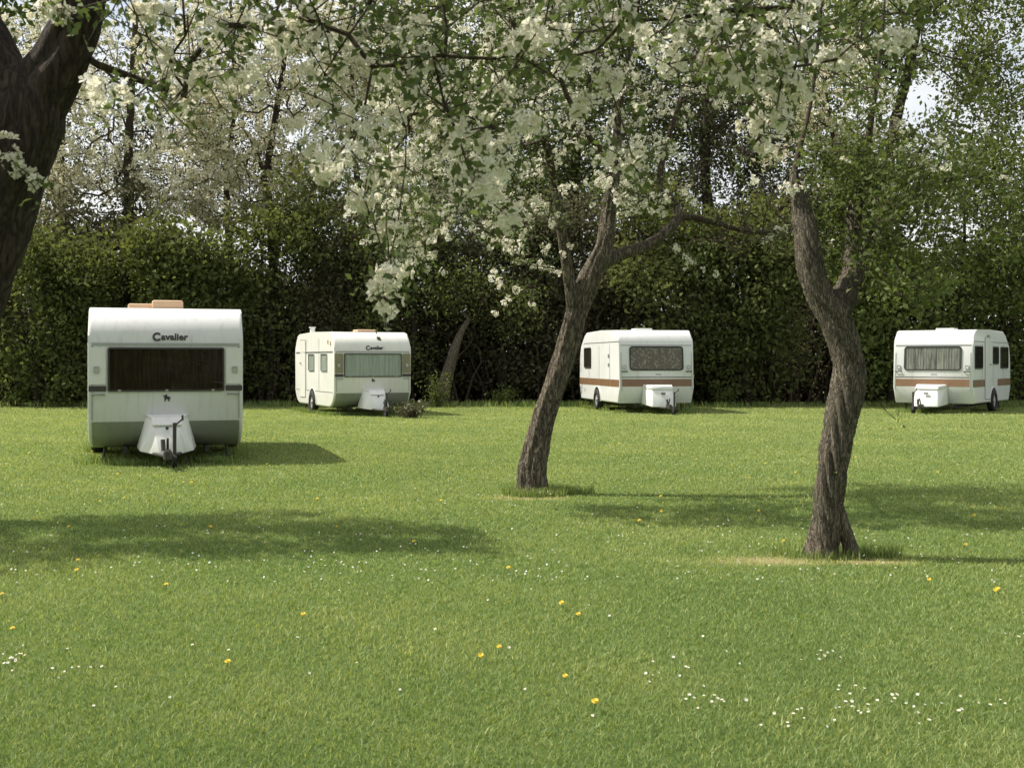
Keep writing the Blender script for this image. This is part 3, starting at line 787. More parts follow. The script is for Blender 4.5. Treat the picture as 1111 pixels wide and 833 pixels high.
def van_b(loc, yaw, label, mat, curtain, L=4.2, W=2.10, badge=True, cnt=16, amp=0.006, gm=None):
    """later wedge-fronted van with a stripe along the waist"""
    v = Van('striped_caravan', loc, yaw, L, W, label, mat)
    zr = 2.27; zc = 0.68
    fr = [(0.20, 0.26), (0.0, zc), (0.10, 1.83)]
    top = arc((0.10, 1.83), (0.52, zr-0.02), (0.15, zr-0.06), 9)[1:]
    body = fr+top+[(L*0.45, zr+0.01), (L-0.85, zr-0.02), (L-0.62, zr-0.10), (L-0.18, 1.86), (L-0.05, 1.55), (L, zc), (L-0.22, 0.26)]
    v.fr = ((0.0, zc), (0.10, 1.83))
    v.put('body', prism(body, W, 0.045), mat, Matrix(), smooth=True)
    seam_strip(v, 1.835, M['trim'], False, 0.025, 0.010); joints(v, (1.0, 2.15, 3.3), 0.72, 1.86)
    v.window(v.front(-0.0, 1.475), 1.52, 0.66, 0.09, curtain, M['black'], cnt, 0.035, gm or M['glass'], amp)
    # waist stripe: front piece and side pieces are one thin applied band
    v.addp = lambda q, m: v.put('stripe', q, M['stripe'], m)
    v.addp(plate(rrect(W-0.085, 0.20, 0.004, 1), 0.0, 0.004), v.front(0, 0.815))
    # thin paler edge line
    v.put('pinstripe', plate(rrect(W-0.085, 0.02, 0.003, 1), 0.0, 0.005), M['dark'], v.front(0, 0.965))
    for sg in (-1, 1):
        p = v.put('marker_lamp', ring(rrect(0.10, 0.11, 0.02, 3), rrect(0.066, 0.076, 0.014, 3), 0.0, 0.03), M['trim'], v.front(sg*0.905, 1.24))
        v.put('lens', plate(rrect(0.068, 0.078, 0.014, 3), 0.0, 0.024), M['lens'], v.front(sg*0.905, 1.24), p)
        bm2 = bmesh.new()
        for x in (-0.07, 0.07): cyl(bm2, (x, 0, 0), (x, 0, 0.04), 0.014, 8)
        cyl(bm2, (-0.085, 0, 0.04), (0.085, 0, 0.04), 0.014, 8)
        v.put('grab_handle', bm2, M['dark'], v.front(sg*0.905, 1.12))
    v.script_badge(v.front(0.62, 1.775+0.0))
    v.put('badge', plate(rrect(0.17, 0.03, 0.01, 2), 0.0, 0.006), M['steel'], v.front(0.05, 1.04))
    # boxy locker
    bm = bmesh.new()
    lo = [(-0.43, 0.05, 0.235), (0.43, 0.05, 0.235), (0.34, -0.60, 0.18), (-0.34, -0.60, 0.18)]; hi = [(-0.40, 0.02, 0.76), (0.40, 0.02, 0.76), (0.27, -0.40, 0.73), (-0.27, -0.40, 0.73)]
    vs = [bm.verts.new(p) for p in lo+hi]; bmesh.ops.convex_hull(bm, input=vs)
    bmesh.ops.dissolve_limit(bm, angle_limit=rad(2), verts=bm.verts[:], edges=bm.edges[:])
    bmesh.ops.bevel(bm, geom=bm.edges[:], offset=0.03, segments=3, profile=0.5, affect='EDGES')
    lk = bm_obj('gas_locker', bm, M['box'], v.root, True)
    bm = bmesh.new(); vs = [bm.verts.new(p) for p in ((-0.415, 0.0, 0.775), (0.415, 0.0, 0.775), (0.29, -0.425, 0.747), (-0.29, -0.425, 0.747), (-0.42, 0.0, 0.68), (0.42, 0.0, 0.68), (0.30, -0.46, 0.64), (-0.30, -0.46, 0.64))]
    bmesh.ops.convex_hull(bm, input=vs); bmesh.ops.bevel(bm, geom=bm.edges[:], offset=0.02, segments=2, profile=0.5, affect='EDGES'); bm_obj('lid', bm, M['panel'], lk, True)
    bm = bmesh.new(); box(bm, (-0.06, -0.545, 0.52), (0.06, -0.50, 0.56), 0.008); bm_obj('catch', bm, M['dark'], lk)
    bm = bmesh.new(); box(bm, (-0.25, 1.2, zr-0.02), (0.25, 1.65, zr+0.05), 0.025); bm_obj('roof_vent', bm, M['panel'], v.root, True)
    v.drawbar(1.0); v.jockey(0.24 if yaw > 0 else -0.28, -0.72, 0.58); v.chassis()
    for sg in (-1, 1): v.wheel(sg, L*0.52); v.arch(sg, L*0.52)
    return v

def side_stripe(v, sg, segs):
    for (a, b) in segs: v.addp(plate(rrect(b-a, 0.195, 0.003, 1), 0.0, 0.004), v.side(sg, (a+b)/2, 0.80))

def front_at(px, D): return ((px-CX)/F*D, D, 0.0)
S1 = front_at(181, 15.75); S2 = front_at(405, 29.4); S3 = front_at(713, 30.8); S4 = front_at(1011, 30.8)
Y1, Y2, Y3, Y4 = rad(17.4), rad(24.0), rad(10.5), rad(-36.5)
VANS_POS = [(S1[0], S1[1], Y1), (S2[0], S2[1], Y2), (S3[0], S3[1], Y3), (S4[0], S4[1], Y4)]

def make_vans():
    a = van_a(S1, Y1, 'large white caravan nearest the camera, square on, with dark brown front window', M['white'], M['c_brown'], M['panel'], M['glass'],
              [(-0.28, 1.5, 0.52, 0.5, 0.075, M['tan']), (0.02, 1.15, 0.44, 0.42, 0.115, M['tan'])], cnt=26)
    b = van_a(S2, Y2, 'older cream caravan with pale net curtains, between the nearest caravan and the leaning tree', M['cream'], M['c_net'], M['olive'], M['glass_dull'],
              [(0.05, 0.9, 0.55, 0.5, 0.05, M['tan'])], cnt=10, amp=0.006)
    for (y, w) in ((1.0, 0.62), (2.35, 0.62)):
        b.window(b.side(-1, y, 1.37), w, 0.46, 0.03, M['c_net'], M['trim'], 5, 0.025, M['glass_dull'])
    door(b, -1, 3.35, 0.6, 0.40, 1.98, M['cream'])
    for y in (0.35, 0.62):
        bm = bmesh.new(); box(bm, (-0.03, -0.05, 0), (0.03, 0.05, 0.02), 0.006); b.put('side_lamp', bm, M['amber'], b.side(-1, y, 1.86 if y < .5 else 1.9))
    bm = bmesh.new(); cyl(bm, (-0.72, 3.5, 2.1), (-0.72, 3.5, 2.34), 0.07, 14); cyl(bm, (-0.72, 3.5, 2.34), (-0.72, 3.5, 2.37), 0.095, 14)
    bm_obj('flue', bm, M['white'], b.root, True)
    c = van_b(S3, Y3, 'white caravan with brown waist stripe and patterned curtain, just right of the leaning trunk', M['white'], M['c_pat'], L=4.5)
    side_stripe(c, -1, [(0.06, 4.43)]); side_stripe(c, 1, [(0.06, 4.43)])
    c.window(c.side(-1, 3.45, 1.50), 0.80, 0.60, 0.07, M['c_dark'], M['black'], 6, 0.03)
    seam_strip_side(c, -1, 1.93, 0.12, 3.95)
    for z in (1.55, 1.30):
        bm = bmesh.new(); box(bm, (-0.05, -0.05, 0), (0.05, 0.05, 0.02), 0.01); c.put('side_hatch', bm, M['trim'], c.side(-1, 1.1, z))
    d = van_b(S4, Y4, 'white caravan with brown stripe, pleated curtains and side door, at right edge', M['white'], M['c_pleat'], cnt=22, amp=0.010)
    side_stripe(d, 1, [(0.06, 1.25), (2.66, 4.13)]); side_stripe(d, -1, [(0.06, 4.13)])
    d.window(d.side(1, 0.62, 1.50), 0.78, 0.62, 0.07, M['c_dark'], M['black'], 6, 0.03)
    d.window(d.side(1, 2.42, 1.56), 0.60, 0.50, 0.07, M['c_dark'], M['black'], 6, 0.03)
    d.window(d.side(1, 3.40, 1.50), 0.86, 0.62, 0.07, M['c_dark'], M['black'], 6, 0.03)
    door(d, 1, 1.58, 0.58, 0.36, 2.05, M['white'])
    bm = bmesh.new(); cyl(bm, (-0.06, 0, 0), (-0.06, 0, 0.03), 0.012); cyl(bm, (0.06, 0, 0), (0.06, 0, 0.03), 0.012); cyl(bm, (-0.08, 0, 0.03), (0.08, 0, 0.03), 0.012)
    d.put('awning_lamp', bm, M['dark'], d.side(1, 1.58, 2.10))
    seam_strip_side(d, 1, 1.93, 0.12, 3.95)
def seam_strip_side(v, sg, z, a, b):
    v.put('trim_strip', plate(rrect(b-a, 0.02, 0.004, 1), 0.0, 0.006), M['trim'], v.side(sg, (a+b)/2, z))

# ------------------------------------------------------------------ the trees in the field
def middle_tree():
    root = empty('apple_tree', MT, label='leaning apple tree in white blossom with sunlit flaking bark, in mid-field', cat='tree', group='apple trees in the field')
    t = Tree(3); D = MT[1]; r = t.r
    def q(px, py, dd=0.0): return P(px, py, D+dd)-MT
    tr = t.limb([q(577, 545), q(577, 524), q(579, 500), q(590, 452), q(602, 418), q(615, 378), q(624, 346), q(634, 316), q(648, 286)],
                [0.215, 0.162, 0.142, 0.118, 0.108, 0.106, 0.108, 0.110, 0.102])
    e = tr[-1]
    l1 = t.limb([q(657, 262), q(661, 225, 0.1), q(668, 180, 0.2), q(672, 110, 0.4), q(690, 20, 0.5), q(700, -70, 0.6)], [0.085, 0.07, 0.056, 0.042, 0.03, 0.02], e)
    k = t.near(q(624, 346))
    l2 = t.limb([q(620, 318, -0.05), q(614, 280, -0.1), q(607, 235, -0.2), q(600, 190, -0.3), q(580, 110, -0.5), q(555, 20, -0.8), q(540, -60, -0.9)], [0.068, 0.06, 0.055, 0.046, 0.036, 0.026, 0.015], k)
    l3 = t.limb([q(674, 276, 0.1), q(702, 266, 0.15), q(722, 252, 0.2), q(736, 236, 0.25), q(728, 215, 0.3), q(716, 203, 0.35), q(722, 160, 0.5), q(745, 90, 0.7), q(770, 0, 0.9)], [0.07, 0.06, 0.055, 0.052, 0.046, 0.042, 0.034, 0.026, 0.016], e)
    j = t.near(q(736, 236, 0.25))
    l4 = t.limb([q(752, 236, 0.3), q(780, 243, 0.4), q(815, 252, 0.5), q(850, 250, 0.7)], [0.036, 0.032, 0.026, 0.015], j)
    l5 = t.limb([q(570, 160, -0.5), q(520, 130, -0.8), q(470, 120, -1.0), q(430, 130, -1.0)], [0.03, 0.025, 0.02, 0.012], t.near(q(590, 150, -0.4)))
    l6 = t.limb([q(640, 150, -0.8), q(610, 90, -1.2), q(600, 10, -1.4)], [0.03, 0.025, 0.015], t.near(q(668, 180, 0.2)))
    first = len(tr)-1
    def cloud(n, x0, x1, y0, y1, d0, d1):
        return np.array([q(r.uniform(x0, x1), r.uniform(y0, y1), r.uniform(d0, d1)) for _ in range(n)])
    bl = np.vstack([cloud(90, 395, 560, 40, 250, -1.9, -0.6), cloud(24, 400, 470, 230, 285, -1.5, -0.6), cloud(80, 540, 740, 20, 215, -1.6, 1.4), cloud(70, 420, 780, -140, 30, -1.8, 1.6),
                    cloud(18, 500, 600, 210, 275, -1.0, -0.35), cloud(70, 460, 800, -230, -60, -1.8, 1.4), cloud(14, 640, 720, 150, 225, -0.4, 0.8), cloud(24, 720, 830, -60, 110, -1, 1.4),
                    np.array([q(556, 300, -.2), q(560, 318, -.2), q(566, 285, -.1), q(545, 260, -.2), q(440, 282, -.4), q(735, 275, .3), q(752, 290, .3), q(590, 290, -.3), q(700, 200, .5)])])
    tw = np.vstack([cloud(70, 740, 862, 90, 275, -0.3, 1.6), cloud(20, 760, 850, 230, 262, 0, 1.0)])
    t.grow(bl, step=0.2, wig=0.035, first=first, back=0.6)
    nb = len(t.p)
    t.grow(tw, step=0.14, wig=0.05, first=first, back=0.2)
    t.finish(tip=0.0038)
    t.wood(root, M['bark'], M['twig'], 0.05, ridges(5, 0.4, 0.09, 7, 0.09), 56)
    # extra whippy twigs from the thin wood
    ids = np.arange(len(t.p)); Pn = t.P
    thin = ids[(ids >= first) & (ids < nb) & (t.R < 0.02)]
    w = Soup(); sites = []
    for i in r.choice(thin, 1900):
        d = unit(r.normal(size=3)+np.array([0, 0, 0.25])); L = r.uniform(0.12, 0.38); k = 4
        pts = Pn[i]+np.outer(np.linspace(0, 1, k), d*L)+np.cumsum(r.normal(size=(k, 3))*0.018, 0)-np.cumsum(np.zeros((k, 3)), 0)
        pts[0] = Pn[i]; w.tube(pts, np.linspace(0.0045, 0.002, k), 3)
        sites += [pts[1], pts[2], pts[3]]
    tt = ids[(ids >= nb) & (t.R < 0.02)]
    for i in r.choice(tt, 420):
        d = unit(r.normal(size=3)); L = r.uniform(0.1, 0.4); pts = Pn[i]+np.outer(np.linspace(0, 1, 4), d*L)+np.cumsum(r.normal(size=(4, 3))*0.03, 0)
        pts[0] = Pn[i]; w.tube(pts, np.linspace(0.005, 0.002, 4), 3)
    w.obj('twigs', M['twig'], root)
    sites = np.array(sites)
    s2 = np.vstack([sites, Pn[[i for i in t.tips if i < nb]]])
    pick = r.random(len(s2))
    add_blossom(root, s2[pick < 0.46], 8, 0.040, 0.023, M['petal'], r)
    add_leaves(root, 'leaves', s2[pick > 0.38], 6, 0.06, 0.05, M['leaf_apple'], r)
    hi = Pn[(np.arange(len(Pn)) >= first) & (Pn[:, 2] > 5.1) & (t.R < 0.02)]
    add_leaves(root, 'upper_leaves', hi, 16, 0.15, 0.075, M['leaf_apple'], r)
    add_leaves(root, 'sparse_leaves', Pn[r.choice(tt, 200)], 3, 0.09, 0.05, M['leaf_apple'], r)

def right_tree():
    root = empty('apple_tree', RT, label='apple tree with twisted ropy trunk and fresh green leaves, standing nearest on the right', cat='tree', group='apple trees in the field')
    t = Tree(11); D = RT[1]; r = t.r
    def q(px, py, dd=0.0): return P(px, py, D+dd)-RT
    tr = t.limb([q(889, 614), q(893, 590), q(897, 558), q(900, 525), q(908, 482), q(914, 450), q(920, 423), q(920, 396), q(914, 369), q(904, 342)],
                [0.135, 0.100, 0.098, 0.096, 0.102, 0.108, 0.115, 0.104, 0.104, 0.105], step=0.06)
    e = tr[-1]
    a1 = t.limb([q(890, 318), q(880, 295), q(876, 268), q(873, 245, 0.05), q(866, 212, 0.1), q(862, 185, 0.15), q(880, 110, 0.3), q(890, 20, 0.3), q(900, -70, 0.3)], [0.094, 0.088, 0.084, 0.078, 0.052, 0.024, 0.015, 0.011, 0.008], e)
    a2 = t.limb([q(918, 318, 0.1), q(926, 290, 0.2), q(925, 250, 0.3), q(935, 190, 0.4), q(950, 100, 0.5), q(960, 0, 0.6)], [0.088, 0.076, 0.058, 0.036, 0.018, 0.010], e)
    a3 = t.limb([q(960, 240, 0.4), q(1010, 200, 0.6), q(1060, 190, 0.7)], [0.035, 0.025, 0.012], t.near(q(926, 270, 0.25)))
    # the second foot that joins the stem at knee height
    t.limb([q(928, 614), q(922, 592), q(914, 566), q(906, 540), q(905, 512)], [0.085, 0.055, 0.048, 0.05, 0.045])
    nf = len(t.p)
    def cloud(n, x0, x1, y0, y1, d0, d1):
        return np.array([q(r.uniform(x0, x1), r.uniform(y0, y1), r.uniform(d0, d1)) for _ in range(n)])
    lv = np.vstack([cloud(36, 905, 975, 170, 320, 0.25, 0.8), cloud(14, 925, 970, 190, 290, -0.2, 0.2), cloud(12, 880, 925, 200, 300, 0.2, 0.5), cloud(60, 930, 1040, 120, 330, -0.6, 1.0), cloud(24, 1030, 1125, 150, 290, 0, 1.2), cloud(50, 850, 1120, -120, 110, -0.8, 1.4), cloud(12, 880, 960, 150, 220, -0.3, 0.5)])
    t.grow(lv, step=0.16, wig=0.03, first=len(tr), back=0.5, zmin_root=1.5)
    low = np.array([q(935, 350, -.1), q(943, 372, -.1), q(952, 366, -.1), q(936, 395, -.1), q(940, 412, -.1), q(948, 428, -.1), q(972, 455, -.15), q(948, 388, -.1)])
    nlow = len(t.p)
    t.grow(low, step=0.08, wig=0.012, first=len(tr)-4, back=0.1)
    t.finish(tip=0.0032)
    t.wood(root, M['bark_twist'], M['twig'], 0.03, ridges(9, 3.4, 0.20, 9, 0.10), 72)
    ids = np.arange(len(t.p)); thin = ids[(ids >= nf) & (ids < nlow) & (t.R < 0.016)]
    w = Soup(); sites = []
    for i in r.choice(thin, 800):
        d = unit(r.normal(size=3)+np.array([0, 0, 0.1])); L = r.uniform(0.08, 0.26)
        pts = t.P[i]+np.outer(np.linspace(0, 1, 4), d*L)+np.cumsum(r.normal(size=(4, 3))*0.012, 0)
        pts[0] = t.P[i]; w.tube(pts, np.linspace(0.0035, 0.0018, 4), 3)
        sites += [pts[1], pts[2], pts[3]]
    w.obj('twigs', M['twig'], root)
    sites = np.vstack([np.array(sites), t.P[t.tips]])
    add_leaves(root, 'leaves', sites, 6, 0.05, 0.05, M['leaf_right'], r)
    bs = sites[r.random(len(sites)) < 0.03]
    bs = bs[bs[:, 2] > 2.2]
    sp = np.array([q(858, 208, 0.05), q(853, 204, 0.05), q(864, 206, .1), q(818, 197, 0.1), q(868, 203, 0.05)])
    add_blossom(root, np.vstack([bs, np.repeat(sp, 2, 0)]), 6, 0.045, 0.022, M['petal'], r)

def left_tree():
    D0 = 3.8
    base = np.array([(-200-CX)/F*D0, D0, 0.0])
    root = empty('apple_tree', base, label='big dark apple tree forking at the left edge, its blossom boughs hanging across the top', cat='tree', group='apple trees in the field')
    t = Tree(23); r = t.r
    def q(px, py, D=D0): return P(px, py, D)-base
    def w3(x, y, z): return np.array([x, y, z])-base
    tr = t.limb([q(-202, 815), q(-185, 760), q(-140, 600), q(-95, 470), q(-52, 330), q(-10, 210), q(14, 150), q(26, 118)], [0.19, 0.168, 0.156, 0.152, 0.150, 0.147, 0.140, 0.13], step=0.07)
    e = tr[-1]
    R1 = t.limb([q(62, 72), q(84, 25), q(104, -40), w3(-1.25, 3.92, 3.05), w3(-0.7, 3.85, 3.20), w3(0.1, 3.8, 3.22), w3(0.9, 3.75, 3.15), w3(1.6, 3.7, 3.0)],
                [0.088, 0.076, 0.066, 0.05, 0.042, 0.034, 0.024, 0.010], e, step=0.08)
    L1 = t.limb([q(2, 85), q(-25, 30), q(-60, -40), w3(-2.3, 3.9, 3.2), w3(-2.7, 3.8, 3.5), w3(-3.1, 3.7, 3.7)], [0.09, 0.08, 0.066, 0.05, 0.035, 0.02], e, step=0.08)
    R2 = t.limb([w3(-1.05, 3.75, 3.08), w3(-0.8, 3.65, 3.05), w3(-0.5, 3.5, 2.95)], [0.03, 0.022, 0.012], t.near(w3(-1.25, 3.92, 3.05)))
    R3 = t.limb([w3(-1.2, 3.95, 3.3), w3(-0.9, 4.0, 3.5), w3(-0.3, 4.0, 3.6), w3(0.6, 4.0, 3.6)], [0.035, 0.03, 0.022, 0.012], t.near(w3(-1.25, 3.92, 3.05)))
    first = len(tr)
    hero = [(12,175),(88,28),(148,17),(237,29),(185,62),(217,88),(200,104),(125,100),(331,150),(362,115),(379,162),(385,54),(392,135),(352,80),(615,63),(565,131),(538,161),(550,165),(496,144),
            (527,215),(515,205),(502,198),(552,235),(421,308),(426,298),(408,250),(404,73),(425,29),(590,31),(677,23),(688,181),(561,60),(817,40),(772,58),(867,52),(804,77),(836,68),(829,90),(860,92),(842,122),(829,144),
            (850,75),(818,88),(982,45),(907,65),(858,7),(300,40),(330,20),(460,100),(470,60),(640,110),(660,90),(725,70),(700,45),(265,75),(60,10),(735,20),(780,20),(440,180),(395,215),(350,190)]
    hero_pts = np.array([q(x, y, 3.65+0.27*math.sin(i*2.4)) for i, (x, y) in enumerate(hero)])
    t.grow(hero_pts, step=0.10, wig=0.014, first=first, back=0.35)
    ov = []
    while len(ov) < 260:                              # the rest of the overhanging bough, much of it above the picture
        px, py, d = r.uniform(40, 1000), r.uniform(-230, 85), r.uniform(3.25, 3.98)
        if py > 10 and r.random() > 0.55*(1-max(0, px-700)/600): continue
        ov.append(q(px, py, d))
    t.grow(np.array(ov), step=0.11, wig=0.02, first=first, back=0.35)
    t.finish(tip=0.0026)
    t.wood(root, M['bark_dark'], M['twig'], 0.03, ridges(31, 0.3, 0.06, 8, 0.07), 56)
    ids = np.arange(len(t.p)); Pn = t.P
    thin = ids[(ids >= first) & (t.R < 0.012)]
    wsp = Soup(); sites = []
    for i in r.choice(thin, 900):
        d = unit(r.normal(size=3)+np.array([0, 0, -0.1])); L = r.uniform(0.05, 0.17)
        p4 = Pn[i]+np.outer(np.linspace(0, 1, 4), d*L)+np.cumsum(r.normal(size=(4, 3))*0.007, 0); p4[0] = Pn[i]
        wsp.tube(p4, np.linspace(0.0026, 0.0014, 4), 4); sites += [p4[2], p4[3]]
    wsp.obj('twigs', M['twig'], root)
    sites = np.array(sites)
    extra = sites[r.random(len(sites)) < 0.07]
    bl = np.vstack([np.repeat(hero_pts, 3, 0)+r.normal(size=(len(hero_pts)*3, 3))*0.024, extra])
    add_blossom(root, bl, 11, 0.038, 0.020, M['petal'], r, 5, 'blossom', 0.7)
    add_leaves(root, 'leaves', np.vstack([sites, hero_pts]), 4, 0.035, 0.036, M['leaf_apple'], r)

def outside_tree():
    """stands left of the view; its crown throws the broad shadow over the lawn"""
    base = np.array([-6.9, 10.5, 0.0]); root = empty('apple_tree', base, label='apple tree just outside the left edge that shades the lawn', cat='tree', group='apple trees in the field')
    t = Tree(41); r = t.r
    def w3(x, y, z): return np.array([x, y+1.4, z])-base
    tr = t.limb([w3(-6.9, 9.1, 0), w3(-6.85, 9.1, 0.8), w3(-6.7, 9.05, 1.7), w3(-6.5, 9.0, 2.6)], [0.27, 0.2, 0.18, 0.17], step=0.12)
    t.limb([w3(-6.1, 8.95, 3.3), w3(-5.6, 8.9, 4.0), w3(-5.0, 8.7, 4.6), w3(-4.5, 8.4, 4.9)], [0.11, 0.08, 0.05, 0.02], tr[-1])
    t.limb([w3(-6.9, 8.8, 3.4), w3(-7.3, 8.6, 4.2), w3(-7.6, 8.5, 5.0)], [0.11, 0.08, 0.03], tr[-1])
    c = np.vstack([ell(r, w3(-7.4, 8.5, 4.9), 1.8, 1.4, 0.9, 100), ell(r, w3(-5.9, 8.8, 4.9), 1.4, 1.4, 0.8, 100), ell(r, w3(-4.75, 8.7, 5.0), 0.75, 0.75, 0.5, 40), ell(r, w3(-4.3, 8.2, 5.1), 0.5, 0.25, 0.25, 12)])
    t.grow(c, step=0.25, wig=0.05, first=len(tr), back=0.4)
    t.finish(tip=0.004); t.wood(root, M['bark_dark'], M['twig'], 0.05, ridges(6, 0.3, 0.06, 8, 0.07), 30)
    th = t.P[(t.R < 0.02) & (np.arange(len(t.p)) > len(tr))]; fs = np.vstack([th, th+r.normal(size=th.shape)*0.12])
    add_leaves(root, 'crown', fs, 24, 0.11, 0.095, M['leaf_apple'], r); add_blossom(root, fs[::5], 5, 0.06, 0.025, M['petal'], r)

# ------------------------------------------------------------------ hedge line
def far_tree(px, D, trunk_px, crowns, label, leaf, name='hedgerow_tree', per=26, spread=0.28, size=0.13, blossom=0, bare=0.0, rt=0.16, n_targets=90, seed=0, cat='tree', group='trees of the field boundary', bark_m='bark_dark', wig=0.09, bl_size=0.07, bl_spread=0.12, step=0.4, first_k=3, fill=0):
    """trunk_px: (x,y) polyline up the stem; crowns: (px,py,rx,ry_depth,rz,weight) ellipsoids in metres around pixel positions"""
    base = front_at(px, D); root = empty(name, base, label=label, cat=cat, group=group)
    b = np.array(base); t = Tree(100+seed); r = t.r
    pts = [P(x, y, D+0.0)-b for x, y in trunk_px]; pts[0][2] = -0.05
    rs = np.linspace(rt, rt*0.25, len(pts)); rs[0] = rt*1.3
    tr = t.limb(pts, rs, step=0.35)
    tot = sum(c[5] for c in crowns)
    T = np.vstack([ell(r, P(c[0], c[1], D)-b, c[2], c[3], c[4], max(4, int(n_targets*c[5]/tot))) for c in crowns])
    T = T[T[:, 2] > 0.3]
    t.grow(T, step=step, wig=wig, first=first_k, back=0.5)
    t.finish(tip=0.010, expo=2.2)
    t.wood(root, M[bark_m], M['twig'], 0.05, ridges(seed, 0.2, 0.06, 6, 0.08), 18)
    tips = t.P[t.tips]
    thin = t.P[(t.R < 0.03)]
    s = np.vstack([tips, tips+r.normal(size=tips.shape)*spread, thin[r.random(len(thin)) < 0.35]])
    if fill:                                          # leaf sprays through the whole crown, in loose bunches
        fl = []
        for c in crowns:
            n = max(3, int(fill*c[5]/tot/10)); ctr = ell(r, P(c[0], c[1], D)-b, c[2]*1.05, c[3]*1.05, c[4]*1.1, n, 0.3)
            fl.append((ctr[:, None, :]+r.normal(size=(n, 10, 3))*np.array([0.36, 0.36, 0.24])).reshape(-1, 3))
        fl = np.vstack(fl); s = np.vstack([s, fl[fl[:, 2] > 0.2]])
    if per: add_leaves(root, 'crown', s, per, spread, size, M[leaf], r, up=0.5)
    if blossom:
        s3 = np.vstack([s, thin+r.normal(size=thin.shape)*0.12])
        add_blossom(root, s3, blossom, bl_spread, bl_size, M['petal_far'], r, 3)
    return root

